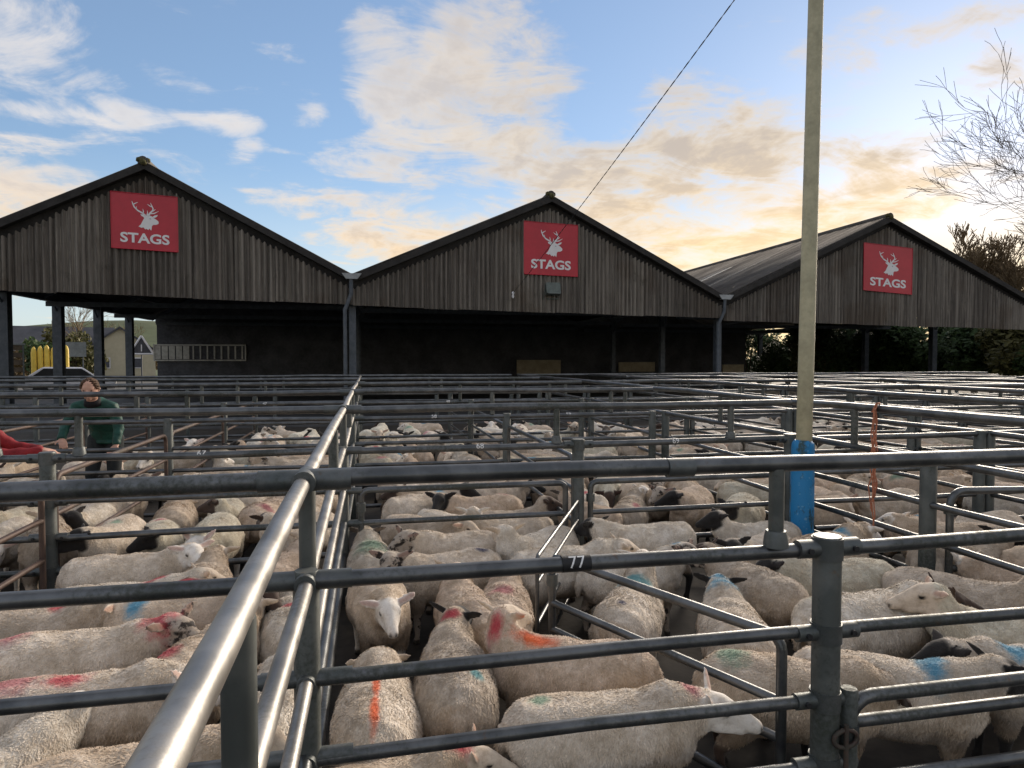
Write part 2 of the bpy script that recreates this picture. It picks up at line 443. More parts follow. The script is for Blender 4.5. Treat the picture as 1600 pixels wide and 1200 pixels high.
def make_sign(p0, p1, lean, label):
    """p0 top-left, p1 bottom-right on the gable"""
    p0, p1 = Vector(p0), Vector(p1)
    t = empty('shop_sign', (p0.x, p0.y, 0)); tag(t, label, 'sign', 'red square signs on the shed gables')
    O = Vector((p0.x, p0.y, 0)); du = (p1.x - p0.x); dv = front(p1.x) - front(p0.x); dz = p1.z - p0.z
    off = .17
    def P(s, tt, d=0):     # s right 0..1, tt down 0..1
        return Vector((p0.x + du * s, front(p0.x) + dv * s, p0.z + dz * tt + lean * s)) + FN * (off + d) - O
    MB().prism([P(0, 0), P(1, 0), P(1, 1), P(0, 1)], FN * -.03).build('panel', M['red'], t)
    e = MB()
    for a, b in (((0, 0), (1, 0)), ((1, 0), (1, 1)), ((1, 1), (0, 1)), ((0, 1), (0, 0))): e.bar(P(*a, .004), P(*b, .004), .012, 6)
    e.build('frame', M['red'], t)
    for k in (.2, .8): MB().bar(P(k, .05, -.03), P(k, .95, -.03), .03, 6).build('batten', M['barge'], t)
    m = MB()
    for poly in stag_emblem(None):
        m.prism([P(a, b, .002) for a, b in poly], FN * .004)
    em = m.build('stag_emblem', M['white'], t, False)
    q = lambda x, y: P((x - 130) / 930, (y - 145) / 870, .0075)
    MB().prism([q(655, 522), q(672, 514), q(690, 526), q(672, 534)], FN * .002).build('eye', M['sign_dark'], em, False)
    fit_text('STAGS', .13, .87, 1 - .885, 1 - .705, lambda x, y, d: P(x, 1 - y, .002 + d), .004, M['white'], 'lettering', t, .028)
    return t

def make_shed(s):
    (ul, zl), (ua, za), (ur, zr) = s['l'], s['a'], s['r']
    t = empty('market_shed', (ua, front(ua), 0)); O = Vector((ua, front(ua), 0))
    tag(t, {'left': 'left-hand open-fronted shed with weathered corrugated gable, dark inside', 'middle': 'middle open-fronted shed, gable carrying a floodlight below its sign',
            'right': 'right-hand open-fronted shed behind the tall pole, its roof slope showing'}[s['which']], 'shed', 'row of market sheds')
    G = lambda u, z, d=0: Vector((u, front(u), z)) + FN * d - O
    rng = random.Random(hash(s['which']) % 1000 if False else len(s['which']))
    # corrugated cladding, sheet by sheet
    w = 1.022; n = max(1, round((ur - ul) / w)); w = (ur - ul) / n
    bot = lambda u: s['b'][0] + (s['b'][1] - s['b'][0]) * (u - ul) / (ur - ul)
    for i in range(n):
        u0, u1 = ul + i * w + .004, ul + (i + 1) * w - .004
        k = 43; A = []; dz = rng.uniform(-.03, .03); dd = (i % 2) * .006 + rng.uniform(0, .006)
        for j in range(k):
            u = u0 + (u1 - u0) * j / (k - 1); ph = 2 * math.pi * (u - ul) / .146
            A.append((u, math.cos(ph)))
        V = []; F = []
        for back in (0, .012):
            for (u, c) in A:
                top = max(shed_roof(s, u) - .36 + .035 * c + dz, bot(u) + .12)
                d = .11 + dd + .045 * c - back
                V.append(G(u, bot(u) + dz * .6, d)); V.append(G(u, top, d))
        for j in range(k - 1):
            a = 2 * j; b = a + 2 * k
            F += [(a, a + 2, a + 3, a + 1), (b, b + 1, b + 3, b + 2), (a + 1, a + 3, b + 3, b + 1), (a, b, b + 2, a + 2)]
        F += [(0, 1, 2 * k + 1, 2 * k), (2 * k - 2, 4 * k - 2, 4 * k - 1, 2 * k - 1)]
        MB().add(V, F).build('cladding_sheet', M['clad'], t, 'auto')
    # verge boards behind the sheets, thick roof edge
    for a, b in ((ul, ua), (ua, ur)):
        za_, zb_ = shed_roof(s, a), shed_roof(s, b)
        MB().prism([G(a, za_ - .62, .03), G(b, zb_ - .62, .03), G(b, zb_ - .02, .03), G(a, za_ - .02, .03)], FN * -.06).build('verge_board', M['barge'], t)
        MB().prism([G(a, za_ - .16, .30), G(b, zb_ - .16, .30), G(b, zb_ + .035, .30), G(a, za_ + .035, .30)], FN * -.24).build('roof_edge', M['barge'], t)
    # corrugated roof slopes
    for side, (a, b) in enumerate(((ul, ua), (ua, ur))):
        V = []; F = []; cols = 760
        for j in range(cols + 1):
            f = j / cols
            for u in (a, b):
                v = front(u) - .24 + f * (BACK - front(u) + .24)
                wv = .022 * math.cos(2 * math.pi * (v - 20) / .16)
                V.append(Vector((u, v, shed_roof(s, u) + wv + .02)) - O)
        for j in range(cols): F.append((2 * j, 2 * j + 1, 2 * j + 3, 2 * j + 2))
        r_ = MB().add(V, F).build('roof_slope', M['roof'], t, True)
        md = r_.modifiers.new('thickness', 'SOLIDIFY'); md.thickness = .04; md.offset = -1
        if side == 0 and s['which'] == 'right':
            for vv, wd in ((26.6, .9), (30.2, 1.1)):
                q = lambda f, v: Vector((a + (b - a) * f, v + (.13 * (b - a) * f), shed_roof(s, a + (b - a) * f) + .055)) - O
                MB().prism([q(.03, vv), q(.7, vv), q(.7, vv + wd), q(.03, vv + wd)], (0, 0, .015)).build('skylight', M['skylight'], t)
        # sheet rows show as low steps
        for f in (.34, .67):
            u = a + (b - a) * f; z = shed_roof(s, u) + .05
            MB().box(Vector((u, (front(u) + BACK) / 2, z)) - O, (.03, BACK - front(u), .03)).build('roof_lap', M['roof'], t)
    pts = [Vector((ua, front(ua) - .3, za + .05)) - O, Vector((ua, BACK, za + .05)) - O]
    MB().bar(pts[0], pts[1], .13, 12).build('ridge_cap', M['roof'], t)
    m = MB(); rg = random.Random(5)
    for k in range(9):
        c = pts[0] + Vector((rg.uniform(-.10, .10), rg.uniform(-.02, .12), rg.uniform(-.05, .04)))
        m.sweep([c - Vector((0, 0, .07)), c - Vector((0, 0, .03)), c + Vector((0, 0, .04)), c + Vector((0, 0, .07))], [.04, .085, .075, .02], 8)
    m.build('moss_clump', M['moss'], t, True)
    # purlins and tie beams under the roof
    for f in (.2, .4, .6, .8):
        for a, b in ((ul, ua), (ur, ua)):
            u = a + (b - a) * f; z = shed_roof(s, u) - .12
            MB().box(Vector((u, (front(u) + BACK) / 2, z)) - O, (.07, BACK - front(u) - .2, .14)).build('purlin', M['steel_shed'], t)
    for v in (26.5, 33, 39):
        MB().box(Vector(((ul + ur) / 2, v, (zl + zr) / 2 - .45)) - O, (ur - ul - .4, .1, .16)).build('tie_beam', M['steel_shed'], t)
        for a, b in ((ul, ua), (ua, ur)):
            MB().prism([Vector((a, v, shed_roof(s, a) - .3)) - O, Vector((b, v, shed_roof(s, b) - .3)) - O, Vector((b, v, shed_roof(s, b) - .1)) - O, Vector((a, v, shed_roof(s, a) - .1)) - O], (0, .1, 0)).build('rafter', M['steel_shed'], t)
    # boarded gable infill over the inner wall
    vi, zi = (39.6, 3.75) if s['which'] != 'right' else (51.2, 3.2)
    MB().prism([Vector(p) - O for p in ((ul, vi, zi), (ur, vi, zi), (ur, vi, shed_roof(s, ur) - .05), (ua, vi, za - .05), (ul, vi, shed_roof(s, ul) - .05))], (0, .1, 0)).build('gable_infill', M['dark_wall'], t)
    # a lintel tube behind the cladding foot
    MB().bar(G(ul + .2, bot(ul) + .16, -.05), G(ur - .2, bot(ur) + .16, -.05), .07, 8).build('lintel', M['steel_shed'], t)
    # posts
    def post(u, v, top, wd=.2):
        p = MB(); c = Vector((u, v, 0)) - O
        p.box(c + Vector((0, wd / 2, top / 2)), (wd, .016, top)).box(c + Vector((0, -wd / 2, top / 2)), (wd, .016, top)).box(c + Vector((0, 0, top / 2)), (.02, wd - .016, top))
        o = p.build('post', M['steel_shed'], t)
        MB().box(c + Vector((0, 0, .02)), (wd + .12, wd + .12, .04)).build('foot_plate', M['steel_shed'], o)
        for sx in (-1, 1):
            MB().bar(c + Vector((0, 0, top - .6)), c + Vector((0, sx * .55, top - .08)), .035, 6).build('knee_brace', M['steel_shed'], o)
    if s['which'] == 'left':
        for v in (20.0, 23.9, 27.7, 31.5, 35.3): post(ul + .02, v + .2, zl - .1, .3)
        MB().box(Vector((ul, (front(ul) + 39) / 2, zl - .12)) - O, (.25, 39 - front(ul), .3)).build('eaves_beam', M['steel_shed'], t)
    if s['which'] == 'right':
        for v in (29.6, 34.4, 39.6, 45.2, 50.5): post(27.6, v, 3.75, .26)
        MB().box(Vector((27.6, 38, 3.78)) - O, (.25, 27, .25)).build('eaves_beam', M['steel_shed'], t)
    if s['which'] != 'right':
        for v in (front(ur) + .25, 27.5, 33.5): post(ur, v, zr - .25)
        # valley gutter and its downpipe
        vg = front(ur)
        MB().prism([Vector((ur - .16, vg - .38, zr - .08)) - O, Vector((ur + .16, vg - .38, zr - .08)) - O, Vector((ur + .28, vg - .38, zr + .08)) - O, Vector((ur - .28, vg - .38, zr + .08)) - O], (0, BACK - vg, 0)).build('valley_gutter', M['gutter'], t)
        MB().sweep([Vector((ur - .02, vg - .30, zr - .05)) - O, Vector((ur - .02, vg - .26, zr - .5)) - O, Vector((ur - .2, vg - .18, zr - .95)) - O, Vector((ur - .2, vg - .18, 0)) - O], .06, 10).build('downpipe', M['steel_shed'], t)
    return t
for s in SHEDS: make_shed(s)
make_sign((-6.56, 0, 6.16), (-5.00, 0, 4.70), -.04, 'red square sign with white stag head on the left shed gable')
make_sign((4.79, 0, 6.13), (6.62, 0, 4.48), -.02, 'red square sign crossed by the overhead wire on the middle gable')
make_sign((18.41, 0, 6.21), (20.82, 0, 4.42), -.10, 'red square sign on the right shed gable beyond the pole')

# floodlight under the middle sign
fl = empty('floodlight', (5.70, front(5.7), 0)); tag(fl, 'grey box floodlight under the sign on the middle gable', 'floodlight')
F0 = FN * .14
Mx = Matrix.Rotation(R(-18), 3, 'X')
MB().box(F0 + FN * .18 + Vector((0, 0, 4.02)), (.46, .2, .36), Mx).build('housing', M['lamp_body'], fl)
MB().box(F0 + FN * .285 + Vector((0, 0, 4.0)), (.40, .012, .28), Mx).build('lens', M['lamp_glass'], fl)
m = MB()
for sx in (-.25, .25): m.bar(F0 + Vector((sx, 0, 3.72)), F0 + FN * .2 + Vector((sx, 0, 4.02)), .015, 6)
m.bar(F0 + Vector((-.25, 0, 3.72)), F0 + Vector((.25, 0, 3.72)), .02, 6); m.build('bracket', M['lamp_body'], fl)

# overhead wire from the middle gable up over the pens
wr = empty('overhead_wire', (4.38, front(4.38), 0)); tag(wr, 'thin twisted overhead wire running up from the middle gable', 'wire')
A_ = Vector((4.38, front(4.38), 3.85)) + FN * .3; B_ = Vector((4.45, -6, 9.13))
O = Vector((4.38, front(4.38), 0))
for ph in (0, math.pi):
    pts = []
    for i in range(241):
        f = i / 240; pnt = A_.lerp(B_, f); pnt.z -= .25 * 4 * f * (1 - f)
        a = f * 2 * math.pi * 60 + ph
        pts.append(pnt + Vector((math.cos(a) * .005, 0, math.sin(a) * .005)) - O)
    MB().sweep(pts, .0048, 5).build('strand', M['wire'], wr)
MB().bar(Vector((4.38, front(4.38), 3.85)) + FN * .08 - O, A_ - O, .02, 8).build('wall_hook', M['steel_shed'], wr)
MB().sweep([A_ - O + Vector((0, 0, k)) for k in (-.16, -.12, -.04, 0, .05)], [.02, .045, .03, .05, .015], 8).build('insulator', M['white'], wr)

# dark inner wall and things inside the sheds
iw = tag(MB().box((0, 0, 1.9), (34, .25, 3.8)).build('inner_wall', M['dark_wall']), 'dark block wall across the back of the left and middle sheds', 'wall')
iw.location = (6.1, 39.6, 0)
win = empty('strip_window', (-8.75, 39.42, 0)); tag(win, 'long pale strip window in the dark wall of the left shed', 'window')
MB().box((0, 0, 2.18), (4.5, .04, .82)).build('pane', M['dark_wall'], win)
for k in range(13):
    MB().box((-2.1 + k * .35, -.04, 2.18), (.30 if k < 5 else .08, .03, .70)).build('slat' if k > 4 else 'panel', M['glass'], win)
for a, b, c, d in ((0, 2.58, 4.6, .07), (0, 1.77, 4.6, .07)): MB().box((a, -.06, b), (c, .05, d)).build('rail', M['glass'], win)
for x in (-2.27, 2.27): MB().box((x, -.062, 2.18), (.07, .05, .74)).build('stile', M['glass'], win)
def board(x, y, z, w, h, label, mat='board', legs=True, extra=None):
    t = empty('notice_board', (x, y, 0)); tag(t, label, 'board')
    MB().box((0, 0, z), (w, .06, h)).build('panel', M[mat], t)
    e = MB()
    for sz in (-1, 1): e.box((0, -.04, z + sz * h / 2), (w + .06, .04, .06))
    e.build('frame', M['dark_wall'], t)
    for sx in (-1, 1): MB().box((sx * w * .45, .06, (z - h / 2) / 2), (.08, .05, z - h / 2 + .1)).build('leg', M['steel_shed'], t)
    if extra: MB().box((extra, -.05, z), (w * .2, .03, h * .8)).build('poster', M['red'], t)
board(9.62, 38.8, 1.38, 2.6, .86, 'pale notice board with a red poster inside the middle shed', 'board', True, .0)
board(15.1, 37.5, 1.38, 2.2, .6, 'plain pale board inside the right half of the middle shed')
board(18.9, 33.5, 1.25, 1.2, .62, 'small tan board standing inside the right shed near its left posts')


# ------------------------------------------------------------------ beyond the sheds: house, sign, trailer, trees
def polar(deg, dist, z=0): return Vector((math.sin(R(deg)) * dist, math.cos(R(deg)) * dist, z))
def facing(deg): return R(-deg)              # local -Y looks back at the pens
h = empty('bungalow', polar(-19.9, 74), facing(-18.2)); tag(h, 'cream gabled bungalow with slate roof seen through the left shed', 'house')
MB().prism([(-.2, 0, 0), (5.6, 0, 0), (5.6, 0, 2.7), (2.7, 0, 4.75), (-.2, 0, 2.7)], (0, 7, 0)).build('gable_wing', M['cream'], h)
MB().prism([(-5.6, 1.5, 0), (-.2, 1.5, 0), (-.2, 1.5, 2.6), (-5.6, 1.5, 2.6)], (0, 6, 0)).build('main_wall', M['cream'], h)
rf = MB().prism([(-5.9, 1.0, 2.5), (-5.9, 4.5, 5.0), (-5.9, 8.0, 2.5)], (8.2, 0, 0)).build('main_roof', M['slate'], h)
MB().box((-2.6, 4.5, 5.1), (.5, .5, .9)).build('chimney', M['cream'], rf)
g2 = MB().prism([(-.5, -.25, 2.62), (2.7, -.25, 4.95), (5.9, -.25, 2.62), (5.9, -.25, 2.45), (2.7, -.25, 4.75), (-.5, -.25, 2.45)], (0, 7.4, 0)).build('wing_roof', M['slate'], h)
for x in (1.4, 4.0):
    w_ = MB().box((x, -.03, 1.55), (1.0, .06, 1.0)).build('window', M['white'], h); MB().box((x, -.07, 1.55), (.84, .03, .84)).build('pane', M['slate'], w_)
ts = empty('warning_sign', polar(-16.45, 46), facing(-16.45)); tag(ts, 'triangular road warning sign on a post left of the strip window', 'sign')
m = MB(); P3 = [(-.62, 2.15), (.62, 2.15), (0, 3.22)]
for i in range(3):
    a, b = P3[i], P3[(i + 1) % 3]; m.bar((a[0], 0, a[1]), (b[0], 0, b[1]), .06, 6)
m.build('border', M['white'], ts); MB().prism([(a * .95, .03, b + .02) for a, b in P3], (0, .03, 0)).build('plate', M['dark_wall'], ts)
MB().bar((0, .08, 0), (0, .08, 3.0), .04, 8).build('post', M['steel_shed'], ts)
MB().box((0, 0, 2.5), (.06, .02, .4)).build('symbol', M['white'], ts)
gb = empty('road_board', polar(-20.6, 50), facing(-20.6)); tag(gb, 'grey-blue board sign on two posts beside the yellow barriers', 'sign')
MB().box((0, 0, 2.45), (1.25, .06, .9)).build('panel', M['grey_sheet'], gb)
for sx in (-.45, .45): MB().bar((sx, .06, 0), (sx, .06, 2.5), .04, 6).build('post', M['steel_shed'], gb)
yb = empty('barrier_stack', polar(-21.95, 41.5), facing(-21.95)); tag(yb, 'sunlit yellow ribbed plastic barriers stood on end behind the left shed posts', 'barrier')
for k in range(6):
    x = -.72 + k * .27
    MB().sweep([(x, 0, z) for z in (.7, .75, 2.15 + .05 * (k % 3), 2.34 + .05 * (k % 3), 2.44 + .05 * (k % 3))], [.05, .125, .125, .09, .02], 10).build('rib', M['yellow'], yb)
MB().box((0, .05, .35), (2.1, .5, .7)).build('base', M['dark_wall'], yb)
tr = empty('livestock_trailer', polar(-26.4, 39), facing(-26.4)); tag(tr, 'dark slatted livestock trailer at the far left edge', 'trailer')
MB().box((0, .8, .75), (4.0, 1.6, .2)).build('bed', M['dark_wall'], tr)
for k in range(5): MB().box((0, 0, 1.0 + k * .34), (4.0, .04, .22)).build('slat', M['bark'], tr)
for k in range(6): MB().box((-1.96 + k * .784, -.04, 1.65), (.06, .06, 1.7)).build('upright', M['steel_dark'], tr)
MB().box((0, .8, 2.52), (4.1, 1.8, .06)).build('roof', M['grey_sheet'], tr)
for sx in (-.5, .5):
    w_ = MB().sweep([(sx, -.02, .35), (sx, .02, .35), (sx, .18, .35), (sx, .22, .35)], [.2, .33, .33, .2], 16, up=(0, 0, 1)).build('wheel', M['black'], tr)
cr = empty('parked_car', polar(-20.9, 40.2), facing(-20.9)); tag(cr, 'white parked car whose roof shows above the far pens at left', 'car')
m = MB(); prof = [(-1.9, .35), (1.95, .35), (2.0, .75), (1.2, .92), (.55, 1.42), (-1.1, 1.45), (-1.75, .98), (-1.98, .85)]
m.prism([(x, 0, z) for x, z in prof], (0, 1.65, 0)); bo = m.build('body', M['white'], cr)
b_ = bo.modifiers.new('round', 'BEVEL'); b_.width = .08; b_.segments = 3
MB().prism([(1.05, -.012, .95), (.5, -.012, 1.36), (-1.05, -.012, 1.38), (-1.55, -.012, .98)], (0, .02, 0)).build('window', M['black'], cr)
for sx in (-1.2, 1.25):
    for yy in (-.05, 1.5):
        w_ = MB().sweep([(sx, yy, .32), (sx, yy + .02, .32), (sx, yy + .18, .32), (sx, yy + .2, .32)], [.22, .32, .32, .22], 18, up=(0, 0, 1)).build('wheel', M['black'], cr)

def bare_tree(name, loc, h, seed, label, spread=.55, depth=6, r0=.16, mat='twig', group=None, trunk_frac=.28, first=4, rmin=.012):
    rng = random.Random(seed); t = empty(name, loc); tag(t, label, 'tree', group)
    tm, cm = MB(), MB()
    def grow(p, d, L, r, lev):
        n = 4 if lev < 3 else 3; pts = [p]; rad = [r]; q = p.copy(); dd = d.copy()
        for i in range(n):
            dd = (dd + Vector((rng.gauss(0, .12), rng.gauss(0, .12), rng.gauss(.03, .09)))).normalized()
            q = q + dd * L / n; pts.append(q.copy()); rad.append(max(rmin, r * (1 - .42 * (i + 1) / n)))
        (tm if lev == 0 else cm).sweep(pts, rad, 8 if lev < 2 else (5 if lev < 4 else 3), cap=lev < 2)
        if lev >= depth: return
        kids = (first if lev == 0 else rng.choice((2, 3, 3, 4)))
        for k in range(kids):
            i = n if k == 0 else rng.randint(max(1, n - 2), n)
            side = Vector((rng.gauss(0, 1), rng.gauss(0, 1), rng.gauss(0, .5))); side = (side - dd * side.dot(dd)).normalized()
            a = spread * rng.uniform(.5, 1.3) * (.45 if k == 0 else 1)
            nd = (dd * math.cos(a) + side * math.sin(a) + Vector((0, 0, .08))).normalized()
            grow(pts[i], nd, L * rng.uniform(.62, .86), rad[i] * rng.uniform(.55, .8), lev + 1)
    grow(Vector((0, 0, -.1)), Vector((0, 0, 1)), h * trunk_frac, r0, 0)
    tm.build('trunk', M['bark'], t, True); cm.build('crown', M[mat], t, True)
    return t
def bush(name, loc, size, seed, label, mat, n=2600, leaf=.12, group=None, cat='tree', trunk=True):
    rng = random.Random(seed); t = empty(name, loc); tag(t, label, cat, group)
    rx, ry, rz = size; m = MB()
    lobes = [(Vector((rng.uniform(-.62, .62) * rx, rng.uniform(-.62, .62) * ry, rz * rng.uniform(.45, 1.45))), rng.uniform(.28, .5)) for _ in range(13)] + [(Vector((0, 0, rz * .8)), .72)]
    for k in range(n):
        c, s_ = lobes[rng.randrange(len(lobes))]
        d = Vector((rng.gauss(0, 1), rng.gauss(0, 1), rng.gauss(0, 1))).normalized() * (rng.random() ** .4)
        p = c + Vector((d.x * rx, d.y * ry, d.z * rz)) * s_
        if p.z < .02: continue
        a = Vector((rng.gauss(0, 1), rng.gauss(0, 1), rng.gauss(0, 1))).normalized(); b = a.orthogonal().normalized(); l = leaf * rng.uniform(.6, 1.4)
        m.add([p - a * l, p + b * l * .45, p + a * l, p - b * l * .45 + a.cross(b) * l * .2], [(0, 1, 2), (0, 2, 3)])
    me = bpy.data.meshes.new('crown'); me.from_pydata(m.v, [], m.f); me.materials.append(M[mat]); link('crown', me, t)
    st = MB()
    for k in range(4):
        a = rng.uniform(0, 6.28); st.sweep([(0, 0, -.1), (math.cos(a) * rx * .2, math.sin(a) * ry * .2, rz * .6), (math.cos(a) * rx * .45, math.sin(a) * ry * .45, rz * 1.2)], [.12, .08, .03], 6)
    st.build('trunk', M['bark'], t, True)
    return t
# left, through the shed
bush('evergreen_bush', polar(-22.3, 60), (1.9, 1.6, 1.9), 3, 'dark green round evergreen behind the yellow barriers', 'leaf_dark', 2600, .16)
bush('ivy_tree', polar(-20.6, 66), (2.4, 2.0, 2.6), 8, 'olive ivy-covered tree left of the bungalow', 'leaf_olive', 3000, .18)
bare_tree('bare_tree', polar(-20.4, 72), 11, 21, 'bare winter tree rising behind the ivy-covered tree', .6, 5, .2, group='bare trees seen through the left shed')
bare_tree('bare_tree', polar(-17.9, 95), 9, 22, 'bare reddish tree above the bungalow roof', .7, 5, .18, 'leaf_brown', group='bare trees seen through the left shed')
bush('brown_shrub', polar(-24.2, 62), (2.2, 1.5, 1.8), 14, 'brown winter shrub at the far left above the trailer', 'leaf_brown', 2000, .14, cat='shrub')
bush('brown_shrub', polar(-16.4, 88), (3.2, 1.5, 2.2), 15, 'brown winter shrub behind the warning sign', 'leaf_brown', 1600, .18, cat='shrub')
# right: hedge bushes under and beyond the right shed
HB = [(30.5, 56, 3.0, 'leaf_dark'), (33.5, 51, 2.8, 'leaf_dark'), (35.5, 47, 3.4, 'leaf_olive'), (38, 47, 3.2, 'leaf_dark'), (40.5, 46, 3.4, 'leaf_dark'), (43, 45, 3.3, 'leaf_dark'), (45.5, 44, 3.2, 'leaf_dark'), (48, 42, 3.0, 'leaf_olive'), (50, 41, 3.1, 'leaf_dark')]
HL = ['dark bush at the left end of the hedge, beside the inner wall', 'second dark hedge bush from the left, left of the pole', 'olive hedge bush right behind the tall pole', 'dark hedge bush just right of the tall pole', 'dark hedge bush left of the second right-hand shed post', 'dark hedge bush between the two nearest right-hand shed posts', 'dark hedge bush right of the nearest right-hand shed post', 'olive hedge bush towards the right edge under the shed eave', 'dark bush at the right-hand end of the hedge']
for i, (a, d_, hh, mt) in enumerate(HB):
    bush('hedge_bush', polar(a, d_), (2.5, 1.7, hh * .80), 40 + i, HL[i], mt, 9000, .16, 'hedge behind the right shed', 'bush')
bare_tree('bare_tree', polar(57.2, 46), 27, 5, 'large bare tree reaching in from the right edge', .66, 7, .22, 'bark', group='bare trees behind the right shed', trunk_frac=.2, first=7, rmin=.011)
bare_tree('thicket_tree', polar(44.6, 50), 14.5, 31, 'thin bare tree above the right slope of the right shed', .5, 7, .14, 'twig', 'bare trees behind the right shed', .22, 4, .022)
bare_tree('thicket_tree', polar(47.2, 48), 14, 32, 'bare thicket tree nearest the right edge over the roof', .55, 7, .15, 'twig', 'bare trees behind the right shed', .2, 5, .022)
bare_tree('thicket_tree', polar(45.9, 56), 15, 33, 'bare thicket tree between the others behind the right roof', .55, 7, .15, 'leaf_brown', 'bare trees behind the right shed', .2, 5, .022)


# ------------------------------------------------------------------ tubular pens
Z_UP, Z_T, Z_3, Z_4, Z_5, Z_6 = 1.403, 1.11, .82, .586, .36, .13
R_UP, R_T, R_L, R_P = .0275, .0245, .0215, .047
VROW = [2.076, 5.045, 7.84, 10.7, 13.5, 16.3]
ULINE = -.183
RNG = random.Random(77)

def fence(label, axis, c, a, b, rails, posts=(), stubs=(), post_top=1.14, clamps=False, post_r=R_P, mat='steel', up=True, name='pen_fence', group='tubular pen fences'):
    W = (lambda t, z, o=0: Vector((t, c + o, z))) if axis == 'u' else (lambda t, z, o=0: Vector((c + o, t, z)))
    O = W((a + b) / 2, 0); t = empty(name, O); tag(t, label, 'fence', group)
    D = (W(1, 0) - W(0, 0))
    for (z, r, m_, ra, rb) in rails:
        ra = a if ra is None else ra; rb = b if rb is None else rb
        k = max(2, int((rb - ra) / .9)); pts = []
        for i in range(k + 1):
            q = ra + (rb - ra) * i / k
            pts.append(W(q, z + RNG.uniform(-.008, .008), RNG.uniform(-.006, .006)) - O)
        MB().sweep(pts, r, 20 if (clamps or m_) else 12).build('rail', M[m_ or mat], t, 'auto')
    for pz in posts:
        off = 0
        p = MB().sweep([W(pz, 0) - O, W(pz, post_top - .012) - O, W(pz, post_top) - O], [post_r, post_r, post_r * .9], 16 if clamps else 8).build('post', M['steel_dark'], t, 'auto')
        if clamps:
            MB().sweep([W(pz, post_top + .0) - O, W(pz, post_top + .012) - O], [post_r * 1.06, post_r * .98], 18).build('cap', M['clamp'], p)
            for (z, r, m_, ra, rb) in rails:
                if z > post_top + .05: continue
                if (ra is not None and pz < ra - .03) or (rb is not None and pz > rb + .03): continue
                g = MB().sweep([W(pz, z - r * 1.5) - O, W(pz, z + r * 1.5) - O], post_r * 1.10, 18)
                g.sweep([W(pz - .115, z) - O, W(pz - .05, z) - O, W(pz + .05, z) - O, W(pz + .115, z) - O], r * 1.28, 14)
                g.build('clamp', M['clamp'], p)
                for sx in (-.085, .085):
                    MB().sweep([W(pz + sx, z) - O + (W(0, 0, -r * 1.25) - W(0, 0)), W(pz + sx, z) - O + (W(0, 0, -r * 1.25 - .01) - W(0, 0))], .010, 8).build('set_screw', M['black'], p)
    for sz in stubs:
        MB().sweep([W(sz, Z_T + .02) - O, W(sz, Z_UP - .015) - O], .025, 12).build('stub_post', M['steel_dark'], t)
        if clamps:
            MB().sweep([W(sz, Z_T + .015) - O, W(sz, Z_T + .05) - O, W(sz, Z_T + .07) - O], [.042, .038, .033], 12).build('weld_collar', M['clamp'], t)
    return t

def gate(label, p0, p1, zs, stile=(.1, .95), r=.021, mat='steel', name='pen_gate', c=.09, bars=()):
    """hurdle gate from p0 to p1 (plan), outer tube bent at the corners, inner rails"""
    p0, p1 = Vector((p0[0], p0[1], 0)), Vector((p1[0], p1[1], 0)); O = (p0 + p1) / 2
    t = empty(name, O); tag(t, label, 'gate', 'tubular pen gates')
    L = (p1 - p0).length; d = (p1 - p0) / L; z0, z1 = stile
    P = lambda x, z: p0 + d * x + Vector((0, 0, z)) - O
    path = []
    for (cx, cz, a0) in ((c, z0 + c, 180), (c, z1 - c, 90), (L - c, z1 - c, 0), (L - c, z0 + c, -90)):
        seq = (90, 60, 30, 0) if True else ()
        for k in range(5):
            if a0 == 180: a = R(270 - 22.5 * k)
            elif a0 == 90: a = R(180 - 22.5 * k)
            elif a0 == 0: a = R(90 - 22.5 * k)
            else: a = R(0 - 22.5 * k)
            path.append(P(cx + c * math.cos(a), cz + c * math.sin(a)))
    path.append(path[0])
    MB().sweep(path, r, 10, cap=False).build('frame', M[mat], t, True)
    for z in zs: MB().bar(P(.01, z), P(L - .01, z), r * .92, 10).build('rail', M[mat], t)
    for x in bars: MB().bar(P(x, z0), P(x, z1), r * .9, 10).build('stile', M[mat], t)
    for z in (z0 + .12, z1 - .12): MB().sweep([P(-.0, z - .03), P(0, z + .03)], r * 1.5, 10).build('hinge', M['clamp'], t)
    return t

up = lambda ra=None, rb=None, m=None: (Z_UP, R_UP, m, ra, rb)
def std(*skip): return [(z, r, None, None, None) for z, r in ((Z_T, R_T), (Z_3, R_L), (Z_4, R_L), (Z_5, R_L), (Z_6, R_L)) if z not in skip]

# nearest cross fence
fence('nearest cross fence left of the long centre rail', 'u', VROW[0], -3.2, ULINE - .0, [up()] + std(), (-2.05,), (-2.2,), clamps=True)
fA = fence('nearest cross fence right of the centre rail, its top rail numbered 77', 'u', VROW[0], ULINE + .0, 4.6,
      [up(), (Z_T, R_T, None, None, None), (Z_3, R_L, None, None, None), (Z_4, R_L, None, None, 1.53), (Z_5, R_L, None, None, 1.53), (Z_6, R_L, None, None, None)], (1.53, 3.45), (1.335, 3.2), clamps=True)
MB().sweep([(0.985 - 2.2085 - .045, 0, Z_UP), (0.985 - 2.2085 + .045, 0, Z_UP)], R_UP * 1.13, 16).build('joint_sleeve', M['clamp'], fA)

